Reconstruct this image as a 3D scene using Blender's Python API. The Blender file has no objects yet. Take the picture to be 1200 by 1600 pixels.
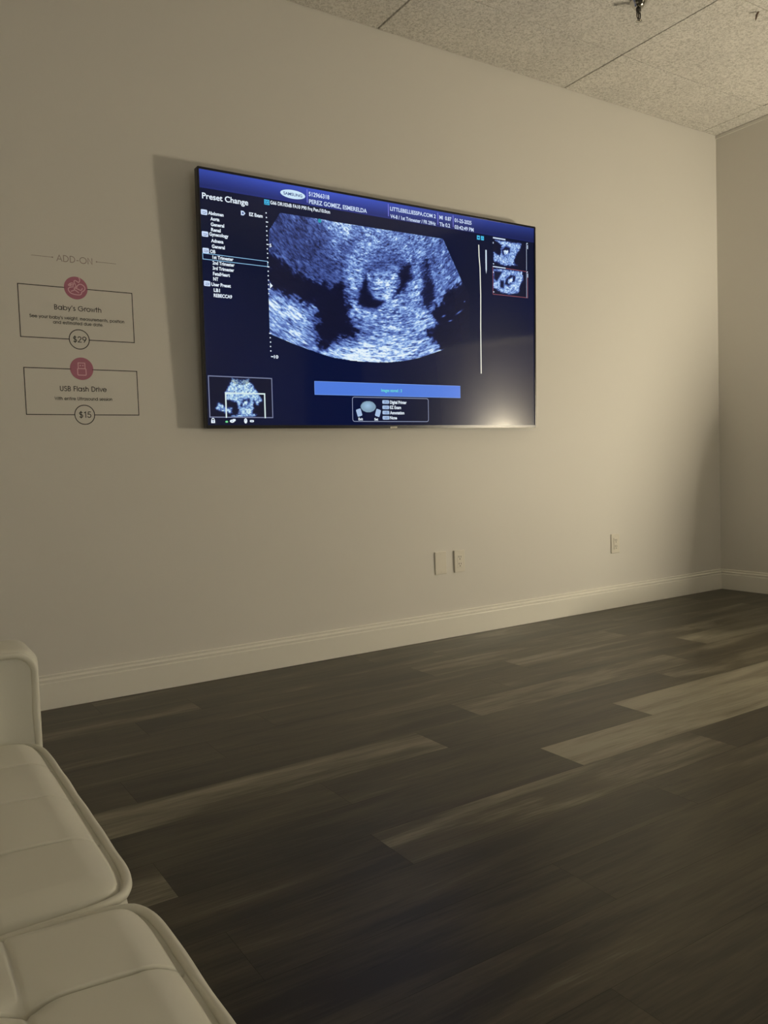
import bpy, bmesh, math, random
import numpy as np
from mathutils import Vector, Matrix

random.seed(7)
rng = np.random.default_rng(11)
PI = math.pi
scene = bpy.context.scene
C = scene.collection

# ------------------------------------------------------------------ camera, world, light, exposure
cam_data = bpy.data.cameras.new('camera')
cam = bpy.data.objects.new('camera', cam_data)
C.objects.link(cam)
scene.camera = cam
cam_data.sensor_fit = 'VERTICAL'
cam_data.sensor_height = 24.0
cam_data.lens = 24.0 * 1251.7 / 1600.0
cam_data.clip_start = 0.02
YAW, PITCH, ROLL = math.radians(-32.6885), math.radians(-3.1054), math.radians(1.99375)
M = Matrix.Rotation(YAW, 3, 'Z') @ Matrix.Rotation(PITCH, 3, 'X') @ Matrix.Rotation(ROLL, 3, 'Y')
right, fwd, up = M.col[0], M.col[1], M.col[2]
cam.matrix_world = Matrix(((right.x, up.x, -fwd.x, -4.713), (right.y, up.y, -fwd.y, -3.240),
                           (right.z, up.z, -fwd.z, 0.871), (0, 0, 0, 1)))

scene.view_settings.view_transform = 'Standard'
scene.view_settings.look = 'None'
scene.view_settings.exposure = 0.0
scene.view_settings.gamma = 1.0
scene.view_settings.use_curve_mapping = False

world = bpy.data.worlds.new('world')
scene.world = world
world.use_nodes = True
world.node_tree.nodes['Background'].inputs[0].default_value = (0.9, 0.85, 0.7, 1)
world.node_tree.nodes['Background'].inputs[1].default_value = 0.0

LAMP = Vector((-0.14, -2.24, 0.90))      # globe of the small table lamp, to the right of the view
LAMP_STRENGTH = 250.0
LAMP_COLOR = (1.0, 0.89, 0.67)
FILL_STRENGTH = 1.5                       # added soft fill from an unseen glowing blind behind the camera
FILL_COLOR = (1.0, 0.96, 0.82, 1)
H = 2.93                                 # ceiling height

# ------------------------------------------------------------------ colour and material helpers
def lin(c):
    c = c / 255.0
    return c / 12.92 if c <= 0.04045 else ((c + 0.055) / 1.055) ** 2.4

def rgb(r, g, b):
    return (lin(r), lin(g), lin(b), 1.0)

def material(name, color=(0.8, 0.8, 0.8, 1), rough=0.5, metal=0.0, spec=0.5, emit=None, strength=1.0, coat=0.0):
    m = bpy.data.materials.new(name)
    m.use_nodes = True
    b = m.node_tree.nodes['Principled BSDF']
    b.inputs['Base Color'].default_value = color
    b.inputs['Roughness'].default_value = rough
    b.inputs['Metallic'].default_value = metal
    b.inputs['Specular IOR Level'].default_value = spec
    b.inputs['Coat Weight'].default_value = coat
    if emit is not None:
        b.inputs['Emission Color'].default_value = emit
        b.inputs['Emission Strength'].default_value = strength
    return m

def add_noise(m, scale=(1, 1, 1), nscale=50.0, detail=4.0, bump=0.1, dist=0.002, col=None, rough=0.5):
    """object-space noise: bump and, if col=(dark, light), a colour variation"""
    nt = m.node_tree
    b = nt.nodes['Principled BSDF']
    tc = nt.nodes.new('ShaderNodeTexCoord')
    mp = nt.nodes.new('ShaderNodeMapping')
    mp.inputs['Scale'].default_value = scale
    ns = nt.nodes.new('ShaderNodeTexNoise')
    ns.inputs['Scale'].default_value = nscale
    ns.inputs['Detail'].default_value = detail
    ns.inputs['Roughness'].default_value = rough
    nt.links.new(tc.outputs['Object'], mp.inputs['Vector'])
    nt.links.new(mp.outputs['Vector'], ns.inputs['Vector'])
    if bump:
        bp = nt.nodes.new('ShaderNodeBump')
        bp.inputs['Strength'].default_value = bump
        bp.inputs['Distance'].default_value = dist
        nt.links.new(ns.outputs['Fac'], bp.inputs['Height'])
        nt.links.new(bp.outputs['Normal'], b.inputs['Normal'])
    if col:
        cr = nt.nodes.new('ShaderNodeValToRGB')
        cr.color_ramp.elements[0].position = 0.35
        cr.color_ramp.elements[1].position = 0.65
        cr.color_ramp.elements[0].color = col[0]
        cr.color_ramp.elements[1].color = col[1]
        nt.links.new(ns.outputs['Fac'], cr.inputs['Fac'])
        nt.links.new(cr.outputs['Color'], b.inputs['Base Color'])
    return ns

# wall paint
wall_mat = material('wall_paint', (0.75, 0.725, 0.675, 1), 0.45, spec=0.13)
add_noise(wall_mat, nscale=220, detail=2, bump=0.18, dist=0.0012)
trim_mat = material('trim_paint', (0.84, 0.815, 0.74, 1), 0.35, spec=0.4)
add_noise(trim_mat, nscale=30, detail=3, bump=0.05, dist=0.001)
# ceiling board: fissured mineral fibre
tile_mat = material('ceiling_board', (0.70, 0.675, 0.62, 1), 0.9, spec=0.1)
def tile_nodes():
    nt = tile_mat.node_tree
    b = nt.nodes['Principled BSDF']
    tc = nt.nodes.new('ShaderNodeTexCoord')
    n1 = nt.nodes.new('ShaderNodeTexNoise')
    n1.inputs['Scale'].default_value = 75; n1.inputs['Detail'].default_value = 3; n1.inputs['Roughness'].default_value = 0.6
    n1.inputs['Distortion'].default_value = 1.2
    n2 = nt.nodes.new('ShaderNodeTexNoise')
    n2.inputs['Scale'].default_value = 3.0; n2.inputs['Detail'].default_value = 3
    cr = nt.nodes.new('ShaderNodeValToRGB')
    cr.color_ramp.elements[0].position = 0.38; cr.color_ramp.elements[0].color = (0.60, 0.575, 0.52, 1)
    cr.color_ramp.elements[1].position = 0.56; cr.color_ramp.elements[1].color = (0.90, 0.87, 0.81, 1)
    mx = nt.nodes.new('ShaderNodeMix'); mx.data_type = 'RGBA'; mx.blend_type = 'MULTIPLY'
    mx.inputs['Factor'].default_value = 0.25
    bp = nt.nodes.new('ShaderNodeBump'); bp.inputs['Strength'].default_value = 0.75; bp.inputs['Distance'].default_value = 0.004
    nt.links.new(tc.outputs['Object'], n1.inputs['Vector'])
    nt.links.new(tc.outputs['Object'], n2.inputs['Vector'])
    nt.links.new(n1.outputs['Fac'], cr.inputs['Fac'])
    nt.links.new(cr.outputs['Color'], mx.inputs['A'])
    nt.links.new(n2.outputs['Fac'], mx.inputs['B'])
    nt.links.new(mx.outputs['Result'], b.inputs['Base Color'])
    nt.links.new(n1.outputs['Fac'], bp.inputs['Height'])
    nt.links.new(bp.outputs['Normal'], b.inputs['Normal'])
tile_nodes()

# grey-brown vinyl planks; tone of each plank comes from a face attribute
floor_mat = material('vinyl_planks', (0.1, 0.09, 0.07, 1), 0.36, spec=0.36)
def floor_nodes():
    nt = floor_mat.node_tree
    b = nt.nodes['Principled BSDF']
    def N(t): return nt.nodes.new(t)
    L = nt.links.new
    tc = N('ShaderNodeTexCoord')
    at = N('ShaderNodeAttribute'); at.attribute_name = 'tone'
    ao = N('ShaderNodeAttribute'); ao.attribute_name = 'shift'
    ad = N('ShaderNodeVectorMath'); ad.operation = 'ADD'
    L(tc.outputs['Object'], ad.inputs[0]); L(ao.outputs['Vector'], ad.inputs[1])
    m1 = N('ShaderNodeMapping'); m1.inputs['Scale'].default_value = (1.3, 10.0, 1.0)
    n1 = N('ShaderNodeTexNoise'); n1.inputs['Scale'].default_value = 1.0; n1.inputs['Detail'].default_value = 5; n1.inputs['Roughness'].default_value = 0.55
    n1.inputs['Distortion'].default_value = 0.6
    m2 = N('ShaderNodeMapping'); m2.inputs['Scale'].default_value = (9.0, 160.0, 1.0)
    n2 = N('ShaderNodeTexNoise'); n2.inputs['Scale'].default_value = 1.0; n2.inputs['Detail'].default_value = 4
    m3 = N('ShaderNodeMapping'); m3.inputs['Scale'].default_value = (5.0, 22.0, 1.0)
    n3 = N('ShaderNodeTexNoise'); n3.inputs['Scale'].default_value = 1.0; n3.inputs['Detail'].default_value = 6; n3.inputs['Roughness'].default_value = 0.65
    for m, n in ((m1, n1), (m2, n2), (m3, n3)):
        L(ad.outputs[0], m.inputs['Vector']); L(m.outputs['Vector'], n.inputs['Vector'])
    # value = tone + streaks + fine grain
    def math_(op, a, c, clamp=False):
        k = N('ShaderNodeMath'); k.operation = op; k.use_clamp = clamp
        for i, v in enumerate((a, c)):
            if isinstance(v, (int, float)): k.inputs[i].default_value = v
            else: L(v, k.inputs[i])
        return k.outputs[0]
    s1 = math_('MULTIPLY', math_('SUBTRACT', n1.outputs['Fac'], 0.5), 1.8)
    s2 = math_('MULTIPLY', math_('SUBTRACT', n2.outputs['Fac'], 0.5), 0.55)
    v = math_('ADD', math_('ADD', at.outputs['Fac'], s1), s2, True)
    cr = N('ShaderNodeValToRGB')
    e = cr.color_ramp.elements
    e[0].position = 0.0; e[0].color = (0.016, 0.012, 0.006, 1)
    e[1].position = 1.0; e[1].color = (0.240, 0.217, 0.158, 1)
    x = e.new(0.45); x.color = (0.060, 0.049, 0.028, 1)
    L(v, cr.inputs['Fac'])
    # knots
    kr = N('ShaderNodeValToRGB')
    kr.color_ramp.elements[0].position = 0.26; kr.color_ramp.elements[0].color = (0.45, 0.42, 0.38, 1)
    kr.color_ramp.elements[1].position = 0.36; kr.color_ramp.elements[1].color = (1, 1, 1, 1)
    L(n3.outputs['Fac'], kr.inputs['Fac'])
    mx = N('ShaderNodeMix'); mx.data_type = 'RGBA'; mx.blend_type = 'MULTIPLY'; mx.inputs['Factor'].default_value = 1.0
    L(cr.outputs['Color'], mx.inputs['A']); L(kr.outputs['Color'], mx.inputs['B'])
    L(mx.outputs['Result'], b.inputs['Base Color'])
    bp = N('ShaderNodeBump'); bp.inputs['Strength'].default_value = 0.12; bp.inputs['Distance'].default_value = 0.001
    L(n2.outputs['Fac'], bp.inputs['Height']); L(bp.outputs['Normal'], b.inputs['Normal'])
floor_nodes()
gap_mat = material('floor_gap', (0.012, 0.010, 0.008, 1), 0.9)
dark_mat = material('unlit_hall_dark', (0.07, 0.07, 0.07, 1), 0.8)  # dark colour stands in for the unlit hall mirrored above the partition

leather = material('white_leather', (0.70, 0.68, 0.59, 1), 0.46, spec=0.4)
add_noise(leather, nscale=26, detail=5, bump=0.18, dist=0.003)
seam_mat = material('leather_seam', (0.30, 0.27, 0.21, 1), 0.7)
chrome = material('chrome', (0.62, 0.60, 0.55, 1), 0.16, metal=1.0)
dark_metal = material('dark_metal', (0.12, 0.11, 0.10, 1), 0.35, metal=1.0)
plastic = material('ivory_plastic', (0.76, 0.72, 0.63, 1), 0.32, spec=0.5)
slot_mat = material('socket_slot', (0.025, 0.02, 0.015, 1), 0.7)
black_plastic = material('black_plastic', (0.010, 0.010, 0.012, 1), 0.35)
bezel_mat = material('bezel_black', (0.006, 0.006, 0.008, 1), 0.28)
wood_mat = material('lamp_table_wood', (0.16, 0.10, 0.06, 1), 0.45)
add_noise(wood_mat, scale=(2, 20, 2), nscale=4, bump=0.05, col=((0.11, 0.065, 0.035, 1), (0.2, 0.13, 0.08, 1)))
ink_black = material('vinyl_black', (0.018, 0.016, 0.014, 1), 0.5)
ink_brown = material('vinyl_taupe', (0.34, 0.27, 0.25, 1), 0.5)
ink_rose = material('vinyl_rose', (0.45, 0.155, 0.235, 1), 0.45)
ink_pink = material('vinyl_pink', (0.80, 0.50, 0.60, 1), 0.45)
brown_bit = material('rusty_wire', (0.16, 0.11, 0.08, 1), 0.6)

# ------------------------------------------------------------------ mesh helpers
def finish(bm, name, mat, parent=None, smooth=False, loc=None, rot=None):
    me = bpy.data.meshes.new(name)
    bm.normal_update()
    bm.to_mesh(me)
    bm.free()
    me.materials.append(mat)
    if smooth:
        for p in me.polygons: p.use_smooth = True
    o = bpy.data.objects.new(name, me)
    C.objects.link(o)
    if parent: o.parent = parent
    if loc is not None: o.location = loc
    if rot is not None: o.rotation_euler = rot
    return o

def empty(name, loc, rot=(0, 0, 0)):
    o = bpy.data.objects.new(name, None)
    o.empty_display_size = 0.1
    o.location = loc
    o.rotation_euler = rot
    C.objects.link(o)
    return o

def tag(o, label=None, cat=None, group=None, kind=None):
    if label: o['label'] = label
    if cat: o['category'] = cat
    if group: o['group'] = group
    if kind: o['kind'] = kind
    return o

def box(bm, x0, x1, y0, y1, z0, z1, bevel=0.0, seg=2):
    r = bmesh.ops.create_cube(bm, size=1.0)
    vs = r['verts']
    for v in vs:
        v.co = Vector(((x0 + x1) / 2 + v.co.x * (x1 - x0), (y0 + y1) / 2 + v.co.y * (y1 - y0), (z0 + z1) / 2 + v.co.z * (z1 - z0)))
    if bevel > 0:
        es = set()
        for v in vs: es.update(v.link_edges)
        bmesh.ops.bevel(bm, geom=list(es), offset=bevel, segments=seg, profile=0.5, affect='EDGES')

def lathe(bm, prof, seg=32, center=(0, 0, 0)):
    cx, cy, cz = center
    rings = []
    for r, z in prof:
        rings.append([bm.verts.new((cx + r * math.cos(2 * PI * k / seg), cy + r * math.sin(2 * PI * k / seg), cz + z)) for k in range(seg)])
    for a, b in zip(rings, rings[1:]):
        for k in range(seg):
            bm.faces.new((a[k], a[(k + 1) % seg], b[(k + 1) % seg], b[k]))
    for ring, flip in ((rings[0], True), (rings[-1], False)):
        if (ring[0].co - ring[seg // 2].co).length > 1e-5:
            bm.faces.new(list(reversed(ring)) if flip else ring)

def tube(bm, pts, r, seg=10, closed=False):
    pts = [Vector(p) for p in pts]
    n = len(pts)
    rings = []
    ref = None
    for i in range(n):
        if closed: t = pts[(i + 1) % n] - pts[i - 1]
        else: t = pts[min(i + 1, n - 1)] - pts[max(i - 1, 0)]
        t.normalize()
        if ref is None:
            ref = t.orthogonal().normalized()
        ref = (ref - t * ref.dot(t)).normalized()
        bi = t.cross(ref)
        rad = r[i] if isinstance(r, (list, tuple)) else r
        rings.append([bm.verts.new(pts[i] + (ref * math.cos(2 * PI * k / seg) + bi * math.sin(2 * PI * k / seg)) * rad) for k in range(seg)])
    m = n if closed else n - 1
    for i in range(m):
        a, b = rings[i], rings[(i + 1) % n]
        # closing ring may be rotated: match nearest
        off = 0
        if closed and i == n - 1:
            off = min(range(seg), key=lambda k: (a[0].co - b[k].co).length)
        for k in range(seg):
            bm.faces.new((a[k], a[(k + 1) % seg], b[(k + 1 + off) % seg], b[(k + off) % seg]))
    if not closed:
        bm.faces.new(list(reversed(rings[0])))
        bm.faces.new(rings[-1])

# flat drawing in the (X, Z) plane facing -Y, y = depth
def quad(bm, pts, y=0.0):
    vs = [bm.verts.new((p[0], y, p[1])) for p in pts]
    f = bm.faces.new(vs)
    f.normal_update()
    if f.normal.y > 0: f.normal_flip()

def rect(bm, x0, x1, z0, z1, y=0.0):
    quad(bm, [(x0, z0), (x1, z0), (x1, z1), (x0, z1)], y)

def ellipse(bm, cx, cz, rx, rz, y=0.0, n=40):
    quad(bm, [(cx + rx * math.cos(2 * PI * k / n), cz + rz * math.sin(2 * PI * k / n)) for k in range(n)], y)

def ribbon(bm, pts, w, y=0.0, closed=False):
    """mitred flat line of width w through 2-D points"""
    P = [Vector((p[0], p[1])) for p in pts]
    if len(P) < 2: return
    n = len(P)
    L_, R_ = [], []
    for i in range(n):
        if closed:
            d0 = (P[i] - P[i - 1]).normalized(); d1 = (P[(i + 1) % n] - P[i]).normalized()
        else:
            d0 = (P[i] - P[i - 1]).normalized() if i > 0 else (P[1] - P[0]).normalized()
            d1 = (P[i + 1] - P[i]).normalized() if i < n - 1 else d0
        n0 = Vector((-d0.y, d0.x)); n1 = Vector((-d1.y, d1.x))
        mm = n0 + n1
        if mm.length < 0.35: mm = n0
        mm.normalize()
        k = w / 2 / max(0.5, mm.dot(n0))
        p = P[i].copy()
        if not closed and i == 0: p -= d1 * w * 0.35
        if not closed and i == n - 1: p += d0 * w * 0.35
        L_.append(bm.verts.new((p.x + mm.x * k, y, p.y + mm.y * k)))
        R_.append(bm.verts.new((p.x - mm.x * k, y, p.y - mm.y * k)))
    for i in range(n if closed else n - 1):
        j = (i + 1) % n
        f = bm.faces.new((L_[i], R_[i], R_[j], L_[j]))
        f.normal_update()
        if f.normal.y > 0: f.normal_flip()

def arc(cx, cz, rx, rz, a0, a1, n=14):
    return [(cx + rx * math.cos(math.radians(a0 + (a1 - a0) * k / n)), cz + rz * math.sin(math.radians(a0 + (a1 - a0) * k / n))) for k in range(n + 1)]

# text in the built-in face, fitted between x0 and x1 on baseline z with capital height h
def text_into(bm, s, x0, x1, z, h, y=0.0, bold=0.0):
    cu = bpy.data.curves.new('t', 'FONT')
    cu.body = s
    cu.offset = bold
    cu.resolution_u = 4
    o = bpy.data.objects.new('t', cu)
    C.objects.link(o)
    dg = bpy.context.evaluated_depsgraph_get()
    me = bpy.data.meshes.new_from_object(o.evaluated_get(dg))
    bpy.data.objects.remove(o)
    bpy.data.curves.remove(cu)
    if not me.vertices: return
    xs = [v.co.x for v in me.vertices]
    a, b = min(xs), max(xs)
    sx = (x1 - x0) / (b - a)
    sz = h / 0.729
    base = len(bm.verts)
    vs = [bm.verts.new((x0 + (v.co.x - a) * sx, y, z + v.co.y * sz)) for v in me.vertices]
    for p in me.polygons:
        try:
            f = bm.faces.new([vs[i] for i in p.vertices])
            f.normal_update()
            if f.normal.y > 0: f.normal_flip()
        except ValueError:
            pass
    bpy.data.meshes.remove(me)

# round geometric lettering drawn with strokes (capital height 1)
def G(ch):
    x = 0.72
    stem = [(0.08, 0), (0.08, x)]
    T = {
     'A': ([[(0, 0), (.40, 1), (.80, 0)], [(.13, .33), (.67, .33)]], .86),
     'D': ([[(.08, 0), (.08, 1), (.30, 1)] + arc(.30, .5, .48, .5, 84, -84) + [(.30, 0), (.08, 0)]], .90),
     'O': ([arc(.52, .5, .5, .5, 0, 360, 28)], 1.10),
     'N': ([[(.08, 0), (.08, 1), (.70, 0), (.70, 1)]], .84),
     '-': ([[(.05, .38), (.33, .38)]], .44),
     'B': ([[(.08, .52), (.30, .52)] + arc(.30, .26, .26, .26, 85, -90) + [(.08, 0), (.08, 1), (.28, 1)] + arc(.28, .76, .22, .24, 85, -90) + [(.08, .52)]], .68),
     'a': ([arc(.37, .36, .35, .36, 0, 360, 24), [(.74, x), (.74, 0)]], .88),
     'b': ([arc(.43, .36, .35, .36, 0, 360, 24), [(.06, 1), (.06, 0)]], .86),
     'd': ([arc(.37, .36, .35, .36, 0, 360, 24), [(.74, 1), (.74, 0)]], .88),
     'p': ([arc(.43, .36, .35, .36, 0, 360, 24), [(.06, x), (.06, -.3)]], .86),
     'g': ([arc(.37, .36, .35, .36, 0, 360, 24), [(.74, x), (.74, 0)] + arc(.39, -.02, .35, .28, 0, -150)], .88),
     'o': ([arc(.38, .36, .36, .36, 0, 360, 24)], .82),
     'e': ([[(.03, .38), (.73, .38)] + arc(.38, .36, .36, .36, 3, 325, 22)], .82),
     'y': ([[(.02, x), (.30, .02)], [(.58, x), (.16, -.30)]], .66),
     "'": ([[(.08, 1.02), (.07, .76)]], .22),
     's': ([arc(.22, .54, .15, .17, 35, 265, 10) + arc(.22, .18, .18, .18, 85, -145, 12)], .48),
     'S': ([arc(.30, .75, .22, .24, 30, 265, 12) + arc(.30, .26, .27, .26, 85, -150, 14)], .66),
     'G': ([arc(.52, .5, .5, .5, 42, 360, 26) + [(.58, .5)]], 1.12),
     'r': ([stem, arc(.33, .44, .25, .28, 180, 65, 8)], .40),
     'w': ([[(0, x), (.20, 0), (.40, .66), (.60, 0), (.80, x)]], .86),
     'W': ([[(0, 1), (.26, 0), (.52, .95), (.78, 0), (1.04, 1)]], 1.1),
     't': ([[(.17, 1), (.17, 0)], [(.0, x), (.34, x)]], .40),
     'h': ([[(.08, 1), (.08, 0)], arc(.34, .42, .26, .30, 180, 0) + [(.60, 0)]], .74),
     'n': ([stem, arc(.34, .42, .26, .30, 180, 0) + [(.60, 0)]], .74),
     'm': ([stem, arc(.27, .5, .19, .22, 180, 0) + [(.46, 0)], arc(.65, .5, .19, .22, 180, 0) + [(.84, 0)]], .98),
     'u': ([[(.08, x)] + arc(.34, .30, .26, .30, 180, 360) + [(.60, x)], [(.60, .3), (.60, 0)]], .74),
     'i': ([stem, [(.08, .92), (.08, .97)]], .22),
     'l': ([[(.08, 1), (.08, 0)]], .22),
     'v': ([[(0, x), (.27, 0), (.54, x)]], .58),
     'U': ([[(.08, 1)] + arc(.37, .32, .29, .32, 180, 360) + [(.66, 1)]], .80),
     'F': ([[(.08, 0), (.08, 1), (.50, 1)], [(.08, .54), (.46, .54)]], .56),
     ',': ([[(.09, .05), (.04, -.14)]], .22),
     '.': ([[(.08, 0), (.08, .05)]], .22),
     '$': ([arc(.30, .74, .22, .22, 30, 265, 12) + arc(.30, .27, .25, .25, 85, -150, 14), [(.30, 1.12), (.30, -.12)]], .66),
     '2': ([arc(.28, .72, .25, .27, 165, -25, 12) + [(.04, 0), (.56, 0)]], .66),
     '9': ([arc(.31, .69, .28, .30, 0, 360, 20), [(.57, .60), (.24, 0)]], .68),
     '1': ([[(.06, .84), (.26, 1), (.26, 0)]], .42),
     '5': ([[(.50, 1), (.17, 1), (.11, .57)] + arc(.27, .32, .27, .31, 118, -150, 14)], .64),
     ' ': ([], .36),
    }
    return T[ch]

def stroke_text(bm, s, x0, x1, z, h, w, y=0.0):
    total = sum(G(c)[1] + .10 for c in s) - .10 - (G(s[-1])[1] - max([p[0] for st in G(s[-1])[0] for p in st] or [0]))
    sx = (x1 - x0) / total
    cx = x0
    for c in s:
        strokes, adv = G(c)
        for st in strokes:
            ribbon(bm, [(cx + p[0] * sx, z + p[1] * h) for p in st], w, y)
        cx += (adv + .10) * sx

# ------------------------------------------------------------------ the room
X_W, Y_S, X_FAR = -5.45, -6.2, 5.2
Y_STEP = -1.35          # east wall ends here, added half-height partition continues

# floor: rows of planks parallel to the screen wall
def build_floor():
    LEN, WID, GAP = 1.19, 0.1785, 0.0003
    ends = {0: -2.844, 1: -3.715, 2: -3.965, 3: -3.58, 4: -1.455, 5: -2.965, 6: -3.247, 7: -2.51, 8: -3.032, 9: -3.753, 10: -3.0, 11: -3.51}
    tones = {  # plank right of the listed end has n = 0, the one left of it n = -1
        (0, -1): .30, (0, 0): .42, (0, 1): .32,
        (1, -1): .42, (1, 0): .25, (1, 1): .38, (1, 2): .35,
        (2, -1): .40, (2, 0): .20, (2, 1): .58, (2, 2): .45, (2, 3): .35,
        (3, -1): .22, (3, 0): .36, (3, 1): .40, (3, 2): .48, (3, -2): .25,
        (4, -1): .34, (4, 0): .66, (4, -2): .30, (4, -3): .22,
        (5, -1): .24, (5, 0): .62, (5, 1): .36, (5, 2): .36,
        (6, -1): .60, (6, 0): .28, (6, 1): .40, (6, 2): .4,
        (7, -1): .32, (7, 0): .82, (7, 1): .80, (7, -2): .26,
        (8, -1): .18, (8, 0): .88, (8, -2): .42, (8, 1): .45,
        (9, -1): .12, (9, 0): .48, (9, 1): .36,
        (10, -1): .16, (10, 0): .30, (11, -1): .12, (11, 0): .20}
    bm = bmesh.new()
    tl = bm.faces.layers.float.new('tone')
    sl = bm.faces.layers.float_vector.new('shift')
    row = -1
    while True:
        ya = 0.1485 - (row + 1) * WID      # side nearer the screen wall
        yb = ya - WID
        if ya < Y_S: break
        e = ends.get(row, -3.0 + random.uniform(-.6, .6))
        n0 = int(math.floor((X_W - e) / LEN)) - 1
        n = n0
        while e + n * LEN < X_FAR:
            x0, x1 = max(X_W, e + n * LEN), min(X_FAR, e + (n + 1) * LEN)
            n += 1
            if x1 - x0 < 0.01: continue
            y1, y0 = min(0.0, ya), max(Y_S, yb)
            if y1 - y0 < 0.004: continue
            vs = [bm.verts.new(p) for p in ((x0 + GAP, y0 + GAP, 0), (x1 - GAP, y0 + GAP, 0), (x1 - GAP, y1 - GAP, 0), (x0 + GAP, y1 - GAP, 0))]
            f = bm.faces.new(vs)
            f[tl] = tones.get((row, n - 1), random.uniform(.10, .34))
            f[sl] = (random.uniform(-20, 20), random.uniform(-20, 20), random.uniform(-5, 5))
        row += 1
    me = bpy.data.meshes.new('floor')
    bm.to_mesh(me); bm.free()
    me.materials.append(floor_mat); me.materials.append(gap_mat)
    bm = bmesh.new(); bm.from_mesh(me)
    box(bm, X_W - .1, X_FAR + .1, Y_S - .1, 0.1, -0.12, -0.0015)
    for f in bm.faces:
        if f.calc_center_median().z < -0.001: f.material_index = 1
    bm.to_mesh(me); bm.free()
    o = bpy.data.objects.new('floor', me); C.objects.link(o)
    tag(o, kind='structure')
build_floor()

def structure(name, boxes, mat, bevel=0.0):
    bm = bmesh.new()
    for b in boxes: box(bm, *b, bevel=bevel)
    return tag(finish(bm, name, mat), kind='structure')

structure('wall_north', [(X_W - .1, 0.1, 0, 0.12, -0.1, H + .1)], wall_mat)
structure('wall_east', [(0, 0.12, Y_STEP, 0, -0.1, H + .1)], wall_mat)
structure('wall_west', [(X_W - .12, X_W, Y_S, 0, -0.1, H + .1)], wall_mat)
WX0, WX1, WZ0, WZ1 = -4.6, -2.6, 0.85, 2.25
structure('wall_south', [(X_W - .1, WX0, Y_S - .12, Y_S, -0.1, H + .1), (WX1, X_FAR + .1, Y_S - .12, Y_S, -0.1, H + .1),
                         (WX0, WX1, Y_S - .12, Y_S, -0.1, WZ0), (WX0, WX1, Y_S - .12, Y_S, WZ1, H + .1)], wall_mat)
def build_fill_window():  # added window, its blind made to glow to lift the ambient light
    bm = bmesh.new()
    t = .05
    for b in ((WX0, WX0 + t, WZ0, WZ1), (WX1 - t, WX1, WZ0, WZ1), (WX0 + t, WX1 - t, WZ0, WZ0 + t), (WX0 + t, WX1 - t, WZ1 - t, WZ1), ((WX0 + WX1) / 2 - .02, (WX0 + WX1) / 2 + .02, WZ0 + t, WZ1 - t)):
        box(bm, b[0], b[1], Y_S - .09, Y_S - .03, b[2], b[3])
    w = tag(finish(bm, 'fill_window_1', trim_mat), kind='structure')
    bm = bmesh.new()
    z = WZ0 + .03
    while z < WZ1 - .03:
        vs = [bm.verts.new(p) for p in ((WX0 + .01, Y_S - .024, z + .024), (WX1 - .01, Y_S - .024, z + .024), (WX1 - .01, Y_S - .012, z), (WX0 + .01, Y_S - .012, z))]
        bm.faces.new(vs)
        z += .022
    finish(bm, 'fill_blind', material('fill_light_blind', (0.8, 0.8, 0.8, 1), 0.7, emit=FILL_COLOR, strength=FILL_STRENGTH), w)
build_fill_window()
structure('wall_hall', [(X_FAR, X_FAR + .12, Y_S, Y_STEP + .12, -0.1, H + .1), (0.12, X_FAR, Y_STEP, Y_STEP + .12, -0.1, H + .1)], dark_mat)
# added unseen half-height partition, white cap; makes the line mirrored in the screen
structure('added_partition', [(0.0, 0.10, -4.6, Y_STEP, 0, 1.795)], wall_mat)
structure('trim_2', [(-0.02, 0.12, -4.62, Y_STEP - .001, 1.795, 1.84)], trim_mat, bevel=0.004)

# ceiling: lay-in boards with thin shadow gaps
def build_ceiling():
    bm = bmesh.new()
    xs = [-0.14 - 1.219 * k for k in range(0, 5)]
    xs = sorted([X_W] + [x for x in xs if x > X_W] + [-0.14 + 1.219 * k for k in range(1, 5)] + [X_FAR])
    ys = sorted([0.0] + [-0.404 - 0.6095 * k for k in range(0, 10) if -0.404 - 0.6095 * k > Y_S] + [Y_S])
    for i in range(len(xs) - 1):
        for j in range(len(ys) - 1):
            gx, gy = 0.0040, 0.0022
            dz = random.uniform(-0.0012, 0.0012)
            box(bm, xs[i] + gx, xs[i + 1] - gx, ys[j] + gy, ys[j + 1] - gy, H + dz, H + 0.016, bevel=0.0012, seg=1)
    o = finish(bm, 'ceiling', tile_mat)
    tag(o, kind='structure')
    bm = bmesh.new()
    box(bm, X_W - .1, X_FAR + .1, Y_S - .1, 0.1, H + 0.012, H + 0.1)
    finish(bm, 'ceiling_grid', material('grid_shadow', (0.10, 0.09, 0.075, 1), 0.8), parent=o)
build_ceiling()
structure('trim_1', [(-0.006, 0, Y_STEP, -0.0, H - 0.020, H - 0.0015)], wall_mat)

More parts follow.
